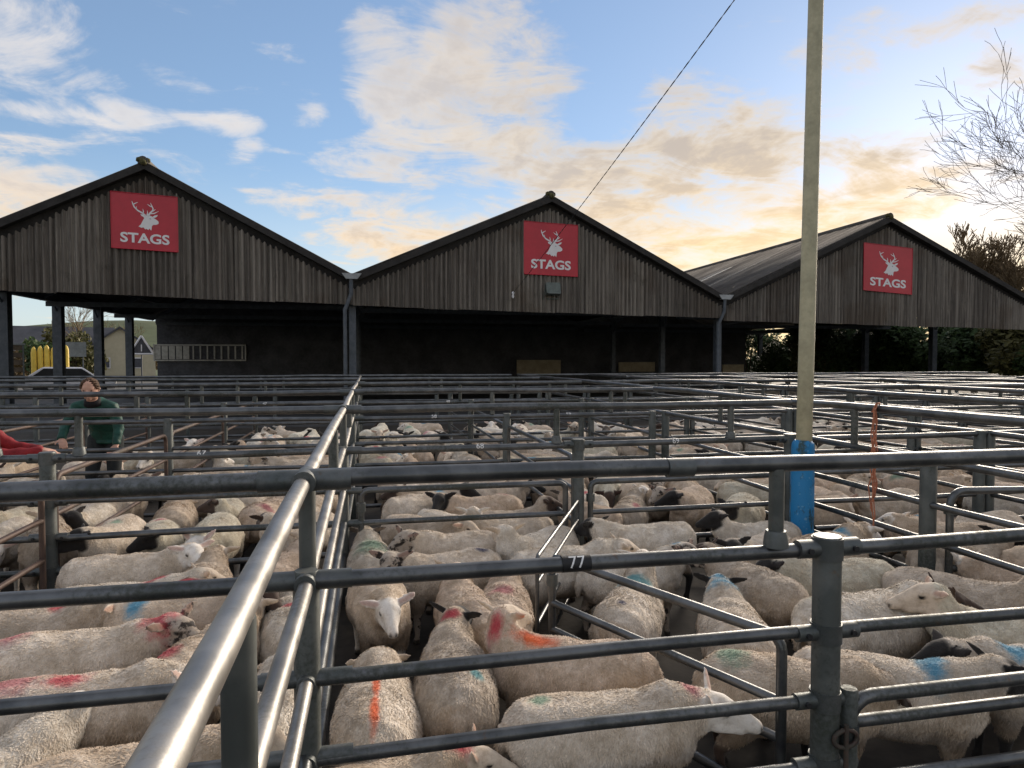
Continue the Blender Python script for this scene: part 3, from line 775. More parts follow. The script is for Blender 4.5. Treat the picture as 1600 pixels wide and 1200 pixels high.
# the long rail running away down the middle
lr = fence('long polished centre rail running away from the camera between the pens', 'v', ULINE, -.9, VROW[5],
      [(Z_UP, .0235, 'steel_bright', None, None), (Z_T, .022, 'steel_bright', None, VROW[2]), (Z_3, .020, 'steel_bright', None, VROW[1]), (Z_4, R_L, None, None, VROW[1]), (Z_5, R_L, None, None, None), (Z_T, R_T, None, VROW[2], None), (Z_3, R_L, None, VROW[1], None)],
      [v for v in VROW], [1.02, 2.13, 3.7, 5.1, 6.6, 7.9, 10.75, 13.5], clamps=False, post_r=.038)
O_ = Vector((ULINE, (VROW[5] - .9) / 2, 0))
for v in VROW[:4]:
    for z, r in ((Z_UP, R_UP), (Z_T, R_T), (Z_3, R_L), (Z_4, R_L)):
        g = MB().sweep([Vector((ULINE - .13, v, z)) - O_, Vector((ULINE + .13, v, z)) - O_], r * 1.16, 16)
        g.sweep([Vector((ULINE, v - .055, z)) - O_, Vector((ULINE, v + .055, z)) - O_], r * 1.22, 16)
        g.build('cross_clamp', M['clamp'], lr)

ordn = {1: 'second', 2: 'third', 3: 'fourth', 4: 'fifth', 5: 'sixth'}
GRID_L = [-2.07, -3.9, -5.7, -7.5, -9.3]
GRID_R = [1.56, 3.40, 5.2, 7.0, 8.8, 10.6, 12.4, 14.2, 16.0, 17.8]
for i in range(1, 6):
    v = VROW[i]; n = ordn[i]; ex = -3.4 - i * 1.35; ex2 = 6.0 + i * 2.6
    near = i == 1
    st = std() if i < 3 else std(Z_6)
    fence(f'{n} cross fence from the camera, left of the centre rail', 'u', v, ex, ULINE, [up()] + st, [g for g in GRID_L if g > ex], [-1.88] + [g - .3 for g in GRID_L if g - .3 > ex], clamps=near)
    lo = [x for x in st if x[0] not in (Z_3, Z_4, Z_5)] if i == 1 else st
    fence(f'{n} cross fence from the camera, between the centre rail and the tall pole line', 'u', v, ULINE, 3.36, [up()] + lo, [1.56, 3.36], [1.39, 2.83], clamps=near)
    fence(f'{n} cross fence from the camera, right of the tall pole line', 'u', v, 3.6, ex2, ([up(3.6 if i % 2 else 5.2, ex2 - 2)] if i > 1 else []) + st, [g for g in GRID_R if 3.6 < g < ex2], [g - .4 for g in GRID_R if 5.3 < g < ex2 - 2.2] if i > 1 else [], clamps=False)
# hurdle gates hung under the second cross fence
gate('rounded hurdle gate under the second cross fence next to the centre rail', (-.06, VROW[1]), (1.46, VROW[1]), (.586, .36), (.13, .82), .022, c=.05)
gate('rounded hurdle gate under the second cross fence left of the pole', (1.66, VROW[1]), (3.26, VROW[1]), (.586, .36), (.13, .82), .022, c=.05)
# side fences between neighbouring pens
fence('side fence running towards the camera right of the tall pole', 'v', 3.53, .9, VROW[5], [up()] + std(Z_6), [3.80] + VROW[1:], [2.6, 4.5, 6.5, 9.2, 12.2], post_r=.05)
fence('second long side fence right of the tall pole', 'v', 5.3, 2.2, VROW[5], [up(3.6)] + std(Z_6), [3.4] + VROW[1:], [4.4, 6.8, 9.2, 12.2], post_r=.045)
for k, u in enumerate((7.1, 8.9, 10.7, 12.5)):
    fence(['third', 'fourth', 'fifth', 'sixth'][k] + ' long side fence right of the tall pole', 'v', u, VROW[1] + k * .9, VROW[5], [up(VROW[1] + 1.2 + k)] + std(Z_6, Z_5), VROW[2:], [9.2, 12.2, 15], post_r=.045)
for k, (va, vb) in enumerate(zip(VROW[:4], VROW[1:5])):
    nm = ['first', 'second', 'third', 'fourth'][k]
    g = gate(f'rust-brown side gate in the {nm} row of pens left of the centre rail', (-2.07, va + .1), (-2.07, vb - .1), (.72, .46), (.2, .98), .019, 'steel_rust')
    if k > 0: gate(f'side gate in the {nm} row of pens between centre rail and pole', (1.56, va + .12), (1.56, vb - .12), (.75, .5), (.2, 1.0), .02)
    if k > 0: gate(f'far left side gate in the {nm} row of pens', (-3.9, va + .1), (-3.9, vb - .1), (.72, .46), (.2, .98), .019, 'steel_rust')
# open gate slanting across the front pen, numbered bay 77
gate('open gate slanting across the nearest pen behind rail 77', (.92, 3.42), (1.47, 2.24), (.50, .36), (.12, .74), .020, c=.05)
gate('thin bright gate leaning open at the post behind number 77', (1.50, 4.85), (.86, 3.50), (.58, .36), (.15, .72), .011, 'steel', c=.03)
# latch gate right of the capped post
gl = gate('low latched gate right of the capped post at lower right', (1.615, VROW[0] - .01), (3.35, VROW[0] - .01), (.50, .29), (.10, .585), .024, bars=(.0,))
Og = Vector(((1.615 + 3.35) / 2, VROW[0] - .01, 0))
MB().sweep([Vector((1.615, VROW[0] - .01, .08)) - Og, Vector((1.615, VROW[0] - .01, .615)) - Og, Vector((1.615, VROW[0] - .01, .62)) - Og], [.030, .030, .026], 14).build('latch_post', M['steel_dark'], gl)
m = MB(); C0 = Vector((1.57, VROW[0] - .055, .47)) - Og
m.sweep([C0 + Vector((.045 * math.cos(a), .0, .030 * math.sin(a))) for a in [k * 2 * math.pi / 14 for k in range(15)]], .008, 8, cap=False)
m.sweep([C0 + Vector((.0, -.004, .05)), C0 + Vector((0, -.004, -.10))], .008, 8); m.build('latch_ring', M['steel_rust'], gl)
gate('rounded gate standing open right of the pole beside the side fence', (3.62, 3.72), (5.1, 3.5), (.62, .42), (.15, .92), .024)

# painted pen numbers, wrapped round the rails
def pen_number(txt, axis_c, u, z, r, h, band=True, parent_label='', base=None):
    t = empty('pen_number', (u, axis_c, z)); tag(t, parent_label, 'pen number', 'white painted pen numbers')
    w = h * .72 * len(txt)
    if band: MB().sweep([(-w * .9, 0, 0), (w * .9, 0, 0)], r + .0015, 24, cap=False).build('black_band', M['black'], t, True)
    def place(x, y, d):
        a = R(28) + (y / r); rr = r + .0022 + d
        return Vector((x, -rr * math.cos(a), rr * math.sin(a)))
    me = text_mesh(txt, 'digits', .0, .5)
    bm = bmesh.new(); bm.from_mesh(me); bmesh.ops.subdivide_edges(bm, edges=bm.edges, cuts=2, use_grid_fill=False); bmesh.ops.triangulate(bm, faces=bm.faces); bm.to_mesh(me); bm.free()
    xs = [q.co.x for q in me.vertices]; ys = [q.co.y for q in me.vertices]; ax, bx, ay, by = min(xs), max(xs), min(ys), max(ys)
    for q in me.vertices: q.co = place((q.co.x - ax) / (bx - ax) * w - w / 2, (q.co.y - ay) / (by - ay) * h - h / 2, .001 if q.co.z > 0 else 0)
    me.materials.clear(); me.materials.append(M['paint']); link('digits', me, t)
def unum(px, v): return v * math.tan(R(11.706) + math.atan((px - 800) / 1080.5))
pen_number('77', VROW[0], .634, Z_T, R_T, .036, True, 'white number 77 on the nearest cross rail')
pen_number('67', VROW[1], -1.12, Z_T, R_T, .038, False, 'white number 67 on the second cross rail, left side')
pen_number('68', VROW[1], .80, Z_T, R_T, .038, False, 'white number 68 on the second cross rail right of the centre rail')
pen_number('69', VROW[1], 2.35, Z_T, R_T, .038, False, 'white number 69 on the second cross rail left of the pole')
pen_number('57', VROW[2], -2.9, Z_T, R_T, .04, False, 'white number 57 on the third cross rail in front of the man')
pen_number('58', VROW[2], .72, Z_T, R_T, .04, False, 'white number 58 on the third cross rail right of the centre rail')
pen_number('59', VROW[2], 2.30, Z_T, R_T, .04, False, 'white number 59 on the third cross rail left of the pole')
for k, (u_, tx) in enumerate(((-1.5, '47'), (1.2, '48'), (6.0, '49'))):
    pen_number(tx, VROW[3], u_, Z_T, R_T, .04, False, f'tiny white number on the fourth cross rail {["left of the centre rail", "right of the centre rail", "right of the pole"][k]}')

# lamp pole with a blue sleeve at its foot
lp = empty('lamp_pole', (3.33, 4.84, 0)); tag(lp, 'tall cream lamp pole with blue painted base sleeve', 'pole')
MB().sweep([(0, 0, 0), (.03, 0, 2), (.075, .0, 5.0), (.12, .0, 8.2)], [.062, .060, .056, .05], 16).build('shaft', M['pole'], lp, True)
MB().sweep([(0, 0, 0), (.008, 0, 1.06), (.0085, 0, 1.10), (.009, 0, 1.125)], [.098, .088, .082, .063], 8).build('sleeve', M['blue'], lp, 'auto')
MB().sweep([(.12, 0, 8.2), (.12, -.2, 8.35), (.12, -.6, 8.38)], .03, 10).build('lamp_arm', M['pole'], lp)
MB().box((.12, -.85, 8.36), (.26, .55, .12)).build('lamp_head', M['lamp_body'], lp)
# orange twine hanging from the side fence
tw = empty('twine', (3.53, 4.26, 0)); tag(tw, 'frayed orange baler twine tied to the side fence right of the pole', 'twine')
rg = random.Random(9)
for k in range(6):
    x = rg.uniform(-.02, .02); pts = [(x * .3 - .045, 0, Z_UP - .02), (x * .3 - .035, -.03, Z_UP + .045), (x * .3 + .03, .02, Z_UP + .045)]
    z = Z_UP; qx, qy = -.045 + x, -.03
    L_ = rg.uniform(.55, .95)
    for j in range(9):
        pts.append((qx + rg.gauss(0, .013), qy + rg.gauss(0, .010), z)); z -= L_ / 8
    MB().sweep(pts, .0045, 5).build('strand', M['rope'], tw)


# ------------------------------------------------------------------ sheep
def remeshed(mb, voxel, smooth_it):
    me = mb.mesh('tmp'); o = bpy.data.objects.new('tmp', me); COL.objects.link(o)
    r = o.modifiers.new('r', 'REMESH'); r.mode = 'VOXEL'; r.voxel_size = voxel; r.use_smooth_shade = True
    if smooth_it:
        sm = o.modifiers.new('s', 'SMOOTH'); sm.factor = .5; sm.iterations = smooth_it
    dg = bpy.context.evaluated_depsgraph_get(); dg.update()
    out = bpy.data.meshes.new_from_object(o.evaluated_get(dg)); bpy.data.objects.remove(o); bpy.data.meshes.remove(me)
    return out

def sheep_variant(seed, hx, hy, hz, yaw, pitch, ear=.15, fat=1.0, step=0.0):
    """head base at (hx, hy, hz); head points by yaw (left +) and pitch (up +), degrees. returns (body mesh, fleece mesh)"""
    rng = random.Random(seed)
    mb = MB()
    S = [(-.425, .43, .03, .05), (-.405, .44, .105, .115), (-.355, .445, .160, .158), (-.25, .44, .192, .180), (-.08, .425, .198, .186), (.10, .425, .190, .182), (.23, .44, .164, .175), (.32, .46, .13, .15), (.375, .475, .08, .10)]
    mb.sweep([(x, 0, z) for x, z, a, b in S], [(a * fat, b * (1 + (fat - 1) * .5)) for x, z, a, b in S], 20, up=(0, 0, 1))
    HB = Vector((hx, hy, hz))
    cy, cp = math.cos(R(yaw)), math.cos(R(pitch))
    hd = Vector((cp * cy, cp * math.sin(R(yaw)), math.sin(R(pitch))))
    hs = Vector((-math.sin(R(yaw)), math.cos(R(yaw)), 0)); hu = hd.cross(hs)
    if hu.z < 0: hu = -hu
    # neck
    a0, a1 = Vector((.16, 0, .48)), Vector((.30, hy * .25, .52))
    mid = (a1 + HB) / 2 + Vector((.02, hy * .1, .0))
    mb.sweep([a0, a1, mid, HB, HB + hd * .05], [.13, (.125, .135), (.095, .105), (.078, .085), .06], 14, up=(0, 0, 1))
    # head
    Hs = [(-.055, 0, .04, .045), (-.03, .004, .060, .066), (.01, .012, .068, .073), (.05, .013, .064, .070), (.08, .006, .052, .062), (.115, -.004, .043, .054), (.15, -.012, .037, .046), (.185, -.02, .0345, .039), (.205, -.024, .034, .034), (.222, -.029, .026, .026), (.231, -.032, .012, .013)]
    mb.sweep([HB + hd * t + hu * o for t, o, a, b in Hs], [(a, b) for t, o, a, b in Hs], 16, up=hu)
    for sd in (-1, 1):        # brow, cheek and lip
        mb.sweep([HB + hd * t + hs * (sd * l) + hu * o for t, l, o in ((.03, .045, .045), (.06, .052, .044), (.095, .042, .034))], [.010, .016, .008], 8)
        mb.sweep([HB + hd * t + hs * (sd * l) + hu * o for t, l, o in ((-.01, .035, -.035), (.04, .038, -.042), (.10, .026, -.046), (.16, .018, -.050))], [.026, .030, .022, .014], 8)
    ears = []
    for sd in (-1, 1):
        b0 = HB + hd * .0 + hs * (sd * .052) + hu * .038
        e = ear + rng.uniform(-.15, .15)
        dirn = (hs * sd * math.cos(e) + hu * math.sin(e) - hd * .22).normalized()
        flat = (hd * .6 + hu * .6).normalized()
        mb.sweep([b0 - dirn * .02, b0 + dirn * .025, b0 + dirn * .06, b0 + dirn * .10, b0 + dirn * .132], [(.018, .014), (.029, .012), (.034, .009), (.025, .008), (.006, .005)], 10, up=dirn.cross(flat).cross(dirn))
        ears.append((b0, b0 + dirn * .132, flat))
    eyes = [HB + hd * .068 + hs * (sd * .056) + hu * .026 for sd in (-1, 1)]
    for e in eyes: mb.sweep([e - hd * .016, e - hd * .008, e + hd * .008, e + hd * .016], [.004, .010, .010, .004], 8)
    # legs
    for sd in (-1, 1):
        k = step * sd
        mb.sweep([(.235, sd * .095, .40), (.24 + k * .3, sd * .10, .28), (.24 + k * .7, sd * .10, .17), (.24 + k, sd * .10, .05), (.245 + k, sd * .10, .03), (.255 + k, sd * .10, .0)], [.075, .052, .027, .020, .026, .028], 10)
        k = -k
        mb.sweep([(-.27, sd * .10, .42), (-.25 + k * .2, sd * .115, .30), (-.345 + k * .6, sd * .115, .185), (-.325 + k, sd * .115, .06), (-.315 + k, sd * .115, .03), (-.305 + k, sd * .115, .0)], [.10, .072, .032, .021, .027, .029], 10)
    # docked tail
    mb.sweep([(-.40, 0, .52), (-.435, 0, .49), (-.45, 0, .42), (-.445, 0, .34)], [(.03, .03), (.032, .026), (.03, .022), .014], 10)
    me = remeshed(mb, .0115, 3)
    n = len(me.vertices); co = np.empty(n * 3, np.float32); me.vertices.foreach_get('co', co); co = co.reshape(-1, 3)
    nr = np.empty(n * 3, np.float32); me.vertices.foreach_get('normal', nr); nr = nr.reshape(-1, 3)
    # broad unevenness of the fleece
    disp = np.array([noise.noise(Vector(p) * 7 + Vector((seed, 0, 0))) * .012 + noise.noise(Vector(p) * Vector((15, 15, 7)) + Vector((0, seed, 0))) * .006 for p in co], np.float32)
    sm = lambda x, a, b: np.clip((x - a) / (b - a), 0, 1) ** 2 * (3 - 2 * np.clip((x - a) / (b - a), 0, 1))
    rel = co - np.array(HB, np.float32)
    t = rel @ np.array(hd, np.float32); lat = np.linalg.norm(rel - np.outer(t, np.array(hd, np.float32)), axis=1)
    inhead = (1 - sm(lat, .088, .108)) * sm(t, -.025, .02)
    wool = 1 - inhead
    wool *= sm(co[:, 2], .20, .27)
    earm = np.zeros(n, np.float32); inner = np.zeros(n, np.float32)
    for (p, q, fl) in ears:
        p_, q_ = np.array(p, np.float32), np.array(q, np.float32); ax = q_ - p_; L2 = ax @ ax
        k = np.clip((co - p_) @ ax / L2, 0, 1); d = np.linalg.norm(co - p_ - np.outer(k, ax), axis=1)
        e = (1 - sm(d, .034, .042)) * ((co - p_) @ ax / L2 > .05)
        earm = np.maximum(earm, e); inner = np.maximum(inner, e * sm(nr @ np.array(fl, np.float32), .35, .8) * (1 - sm(d, .012, .024)))
    wool = np.minimum(wool, 1 - earm)
    dark = np.zeros(n, np.float32)
    for e in eyes: q_ = co - np.array(e, np.float32); al = q_ @ np.array(hd, np.float32); dark = np.maximum(dark, 1 - sm(np.sqrt(np.maximum((q_ ** 2).sum(1) - al ** 2 * .62, 0)), .009, .015))
    tip = HB + hd * .224 + hu * -.022
    for sd in (-1, 1): dark = np.maximum(dark, (1 - sm(np.linalg.norm(co - np.array(tip + hs * sd * .016, np.float32), axis=1), .008, .016)) * .85)
    mouth = HB + hd * .20 - hu * .048
    dl = np.abs((co - np.array(mouth, np.float32)) @ np.array(hu, np.float32)); along = (co - np.array(mouth, np.float32)) @ np.array(hd, np.float32)
    dark = np.maximum(dark, (1 - sm(dl, .002, .007)) * sm(along, -.045, -.02) * .7 * inhead)
    dark = np.maximum(dark, (1 - sm(co[:, 2], .03, .045)) * .9)
    co2 = co + nr * (disp * wool)[:, None]
    me.vertices.foreach_set('co', co2.reshape(-1).astype(np.float32))
    at = me.color_attributes.new('zone', 'FLOAT_COLOR', 'POINT')
    at.data.foreach_set('color', np.stack([wool, dark, inner, np.ones(n)], 1).astype(np.float32).reshape(-1))
    me.name = 'sheep_body'; me.materials.clear(); me.materials.append(M['sheep_skin']); me.update()
    # fleece: short tapered locks over the woolly skin
    me.calc_loop_triangles(); nt = len(me.loop_triangles); tri = np.empty(nt * 3, np.int32); me.loop_triangles.foreach_get('vertices', tri); tri = tri.reshape(-1, 3)
    A, B, C = co2[tri[:, 0]], co2[tri[:, 1]], co2[tri[:, 2]]
    area = np.linalg.norm(np.cross(B - A, C - A), axis=1) * wool[tri].mean(1) * (A[:, 2] > .22) * (wool[tri].min(1) > .45)
    rs = np.random.RandomState(seed); N = 30000
    pick = rs.choice(nt, N, p=area / area.sum()); r1 = np.sqrt(rs.rand(N, 1)); r2 = rs.rand(N, 1)
    P = A[pick] * (1 - r1) + B[pick] * (r1 * (1 - r2)) + C[pick] * (r1 * r2)
    Nn = nr[tri[pick]].mean(1); Nn /= np.linalg.norm(Nn, axis=1, keepdims=True) + 1e-9
    comb = np.tile(np.array([[-.35, 0, -.75]], np.float32), (N, 1)) + rs.normal(0, .35, (N, 3))
    cl = np.array([noise.noise_vector(Vector(p) * 22) for p in P], np.float32)       # neighbouring locks lean together
    comb += cl * .55
    comb -= Nn * (comb * Nn).sum(1, keepdims=True); comb /= np.linalg.norm(comb, axis=1, keepdims=True) + 1e-9
    ln = (.010 + .011 * rs.rand(N, 1)) * (.8 + .4 * (cl[:, :1] * .5 + .5)); D1 = Nn * .62 + comb * .78; D2 = Nn * .30 + comb * .95 - np.array([[0, 0, .15]])
    side = np.cross(D1, Nn); side /= np.linalg.norm(side, axis=1, keepdims=True) + 1e-9
    w = .0016 + .0014 * rs.rand(N, 1)
    V = np.empty((N, 5, 3), np.float32); P0 = P - Nn * .003; P1 = P0 + D1 * ln * .55; P2 = P1 + D2 * ln * .5
    V[:, 0] = P0 - side * w; V[:, 1] = P0 + side * w; V[:, 2] = P1 - side * w * .8; V[:, 3] = P1 + side * w * .8; V[:, 4] = P2
    base = (np.arange(N) * 5)[:, None]
    tris = np.concatenate([base + np.array([[0, 1, 3]]), base + np.array([[0, 3, 2]]), base + np.array([[2, 3, 4]])], 0)
    fm = bpy.data.meshes.new('fleece'); fm.vertices.add(N * 5); fm.vertices.foreach_set('co', V.reshape(-1))
    fm.loops.add(len(tris) * 3); fm.loops.foreach_set('vertex_index', tris.reshape(-1).astype(np.int32))
    fm.polygons.add(len(tris)); fm.polygons.foreach_set('loop_start', np.arange(len(tris), dtype=np.int32) * 3)
    fm.update(calc_edges=True)
    tone = np.repeat(np.clip(.5 + rs.normal(0, .16, N) + cl[:, 1] * .30, 0, 1), 5).astype(np.float32)
    ta = fm.attributes.new('tone', 'FLOAT', 'POINT'); ta.data.foreach_set('value', tone)
    fm.materials.append(M['fleece'])
    return me, fm

VAR = {
    'level':  sheep_variant(1, .45, 0, .565, 0, -14, .25),
    'high':   sheep_variant(2, .39, 0, .665, 0, -8, .1),
    'left':   sheep_variant(3, .42, .05, .605, 62, -12, .35),
    'right':  sheep_variant(4, .42, -.05, .605, -62, -12, .3),
    'down':   sheep_variant(5, .44, .0, .47, 8, -36, .0, 1.03),
    'back_r': sheep_variant(6, .36, -.07, .655, -118, -6, .25),
    'slight_l': sheep_variant(7, .44, .03, .585, 28, -16, .45, .97, .03),
    'slight_r': sheep_variant(8, .44, -.03, .59, -30, -12, .3, 1.04, .03),
    'low': sheep_variant(9, .46, -.01, .53, -20, -8, .8, 1.0, .02),
}
TINTS = [(.84, .76, .66), (.76, .65, .53), (.84, .79, .71), (.66, .58, .49), (.80, .67, .55), (.76, .73, .62)]
FACES = {'white': ((.82, .77, .70), 0), 'cream': ((.68, .57, .45), 0), 'black': ((.020, .018, .017), 0), 'brown': ((.065, .042, .032), 0), 'mottled': ((.40, .34, .28), 1.0), 'grey': ((.20, .17, .145), .6)}
MARK = {'red': (.55, .025, .06), 'pink': (.50, .16, .18), 'orange': (.85, .13, .01), 'blue': (.03, .30, .48), 'teal': (.09, .33, .36), 'green': (.20, .34, .24), 'none': (0, 0, 0), 'navy': (.02, .03, .10)}
SPOTS = {'rump': (-.28, .0, .60), 'rump_r': (-.25, -.09, .58), 'rump_l': (-.25, .09, .58), 'mid': (-.05, .0, .61), 'shoulder': (.17, .02, .61), 'neck': (.31, 0, .60), 'side_r': (0, -.17, .5), 'side_l': (0, .17, .5), 'nape': (.38, 0, .63), 'head': (.43, 0, .65), 'none': (0, 0, -5)}
LAMB = .87      # these are lambs, a little under full size
def sheep(u, v, head_deg, var, face, label, m1=None, m2=None, scale=1.0, tint=None, near=True, group='sheep in the pens', z=0):
    """head_deg: 0 faces right along the rails, 90 faces the sheds, 270 faces the camera. marks: (spot, colour, rx, ry)"""
    body, fl = VAR[var]
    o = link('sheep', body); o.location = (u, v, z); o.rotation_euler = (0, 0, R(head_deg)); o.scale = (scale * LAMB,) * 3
    tag(o, label, 'sheep', group)
    objs = [o]
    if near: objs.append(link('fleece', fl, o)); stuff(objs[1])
    f, mt = FACES[face]
    for q in objs:
        q['tint'] = list(tint or TINTS[RNG.randrange(len(TINTS))]); q['face'] = list(f); q['mottle'] = float(mt)
        for k, m in (('a', m1), ('b', m2)):
            sp, c, rx, ry = m if m else ('none', 'none', .1, .1)
            q['mark_pos_' + k] = [float(x) for x in SPOTS[sp]]; q['mark_inv_' + k] = [1 / rx, 1 / ry, 1 / .16]; q['mark_col_' + k] = [float(x) for x in MARK[c]]
    if near: objs[1]['tint'] = o['tint'][:] if not hasattr(o['tint'], 'to_list') else o['tint'].to_list()
    return o
TAKEN = []       # (x, y, r) circles already stood on
def circles(u, v, a, s=1.0):
    s *= LAMB
    c, q = math.cos(R(a)), math.sin(R(a))
    return [(u + c * d * s, v + q * d * s, r * s) for d, r in ((-.27, .17), (-.09, .195), (.09, .195), (.25, .16))]
def free(cs, slack=0.0): return all((x - X) ** 2 + (y - Y) ** 2 > (r + Q - slack) ** 2 for x, y, r in cs for X, Y, Q in TAKEN)

NEAR = [  # u, v, heading, pose, face, label, mark 1, mark 2, scale, tint
    (-1.08, 2.76, 2, 'low', 'white', 'white-faced sheep nearest the lower left corner, red and purple blotch on its back', ('mid', 'red', .10, .09), ('rump', 'pink', .16, .10), 1.0, 0),
    (-1.25, 3.19, 4, 'slight_r', 'mottled', 'dark-mottled-faced sheep with bright red paint behind its ear at left', ('nape', 'red', .11, .12), ('rump', 'pink', .08, .08), 1.02, 0),
    (-.70, 3.12, 72, 'level', 'cream', 'plain-backed sheep beside the centre rail with a red spot on its rump', ('rump_l', 'red', .085, .085), None, 1.0, 1),
    (-1.62, 3.58, 4, 'level', 'cream', 'sheep at the left edge with two red spots along its back', ('rump', 'red', .07, .08), ('shoulder', 'red', .08, .07), .98, 3),
    (-1.30, 3.96, 5, 'slight_l', 'cream', 'sheep behind the nearest left rail, ear up and red dab on its shoulder', ('shoulder', 'red', .09, .06), None, .96, 2),
    (-.74, 2.36, 8, 'slight_r', 'cream', 'cream-faced sheep pressed to the nearest left fence under the long rail', None, None, .96, 1),
    (-.40, 3.62, 95, 'level', 'white', 'grey-fleeced sheep against the centre rail with a red fleck on its back', ('mid', 'red', .05, .06), None, .95, 2),
    (-.39, 2.76, 84, 'down', 'cream', 'sheep squeezed between its neighbours and the centre rail, pink mark at the rump', ('rump', 'pink', .07, .07), None, .92, 2),
    (-1.45, 4.45, 4, 'right', 'white', 'white-faced sheep looking at the camera in the nearest left pen', None, None, 1.0, 0),
    (-.97, 4.14, 88, 'level', 'cream', 'sheep seen from behind with a short red dash across its rump, left pen', ('rump', 'red', .035, .11), None, .98, 1),
    (-.52, 4.42, 70, 'slight_l', 'cream', 'plain sheep behind the red-dash sheep by the centre rail', None, None, .95, 4),
    (.02, 2.69, 88, 'down', 'cream', 'sheep with a long orange stripe down its spine beside the centre rail', ('rump', 'orange', .15, .024), ('mid', 'orange', .16, .022), .95, 0),
    (.03, 2.26, 10, 'low', 'cream', 'small sheep at the bottom edge with a red patch behind its ear', ('nape', 'red', .08, .07), None, .80, 1),
    (.345, 2.86, 86, 'slight_r', 'black', 'black-faced sheep seen from behind with red paint on its neck', ('nape', 'red', .05, .06), ('rump_r', 'teal', .04, .04), .98, 3),
    (.05, 3.84, 276, 'level', 'white', 'white-faced sheep facing the camera in the nearest centre pen', None, None, .97, 1),
    (.83, 2.83, 156, 'back_r', 'cream', 'sheep looking back over its shoulder with orange paint on its withers', ('shoulder', 'orange', .13, .06), ('nape', 'red', .05, .05), 1.0, 4),
    (.82, 2.37, 355, 'low', 'white', 'large white-faced sheep along the nearest fence below number 77', ('rump', 'green', .05, .05), ('nape', 'pink', .05, .06), .98, 0),
    (.46, 4.26, 190, 'left', 'mottled', 'sheep turning its grey nose to the camera behind the white-faced one', ('rump', 'navy', .06, .05), None, .98, 0),
    (.50, 3.60, 96, 'slight_r', 'cream', 'cream sheep with spread ears behind the black-faced sheep', None, None, .95, 4),
    (.70, 3.62, 75, 'level', 'cream', 'pink-tinged sheep left of the post under number 77', ('mid', 'pink', .10, .10), None, .95, 4),
    (.01, 4.60, 96, 'level', 'grey', 'greenish-backed sheep seen from behind by the centre rail', ('mid', 'green', .22, .16), None, .97, 2),
    (.62, 4.70, 182, 'slight_l', 'mottled', 'sheep with a speckled face looking left in the nearest centre pen', None, None, 1.0, 0),
    (1.34, 3.40, 58, 'high', 'white', 'sheep with a wide teal band round its shoulders behind number 77', ('shoulder', 'teal', .08, .22), ('rump', 'navy', .03, .03), 1.0, 0),
    (1.74, 3.08, 72, 'level', 'black', 'sheep seen from behind with blue paint on its neck and poll', ('neck', 'blue', .08, .14), ('head', 'blue', .06, .06), 1.0, 0),
    (1.66, 2.50, 335, 'down', 'brown', 'sheep with its head behind the capped post, pale green patch on its rump', ('rump', 'green', .09, .10), None, .98, 1),
    (2.04, 2.42, 330, 'slight_l', 'black', 'black-faced sheep with a curved blue band over its shoulders at lower right', ('shoulder', 'blue', .07, .20), None, 1.0, 0),
    (2.42, 2.98, 2, 'low', 'brown', 'long-bodied brown-faced sheep facing right beyond the capped post', ('rump', 'green', .08, .07), None, 1.08, 2),
    (2.74, 2.37, 165, 'level', 'black', 'black-eared sheep with a blue patch at the right edge', ('shoulder', 'blue', .10, .10), None, 1.0, 0),
    (2.18, 3.62, 100, 'slight_l', 'brown', 'sheep with drooped brown ears behind the blue-necked sheep', None, None, 1.0, 3),
    (2.72, 3.62, 172, 'level', 'black', 'dark-headed sheep under the stub post right of the pole', None, None, 1.0, 5),
    (1.60, 4.02, 8, 'right', 'mottled', 'mottled-faced sheep with a small blue mark behind its ear near the pole', ('nape', 'blue', .05, .05), None, .97, 2),
    (1.22, 4.20, 5, 'level', 'cream', 'pale sheep lying along the second fence, right of the thin bright gate', None, None, 1.0, 2),
]
for (u, v, a, var, face, lab, m1, m2, sc, ti) in NEAR:
    u, v = u + (u * .02 if abs(u) > .45 else 0), v + max(0, v - 2.45) * .06 + (.13 if u < -.5 and v > 2.5 else 0)
    sheep(u, v, a, var, face, lab, m1, m2, sc, TINTS[ti], True, 'sheep in the nearest pens'); TAKEN += circles(u, v, a, sc)
ROWN = ['nearest', 'second', 'third', 'fourth']
def cols_for(k):
    lo, hi = -.46 * VROW[k + 1] - .5, 1.12 * VROW[k + 1] + .6
    edges = [-5.7, -3.9, -2.07, ULINE, 1.56, 3.45, 5.3, 7.1, 8.9, 10.7, 12.5, 14.2]
    return [(a, b) for a, b in zip(edges, edges[1:]) if b > lo and a < hi and (b > a)]
SECT = lambda u: 'left of centre rail' if u < ULINE else ('left of pole' if u < 3.5 else 'right of pole')
TAKEN += [(-2.95, 8.5, .36), (-3.5, 6.5, .42)]
count = 0; FILL = []
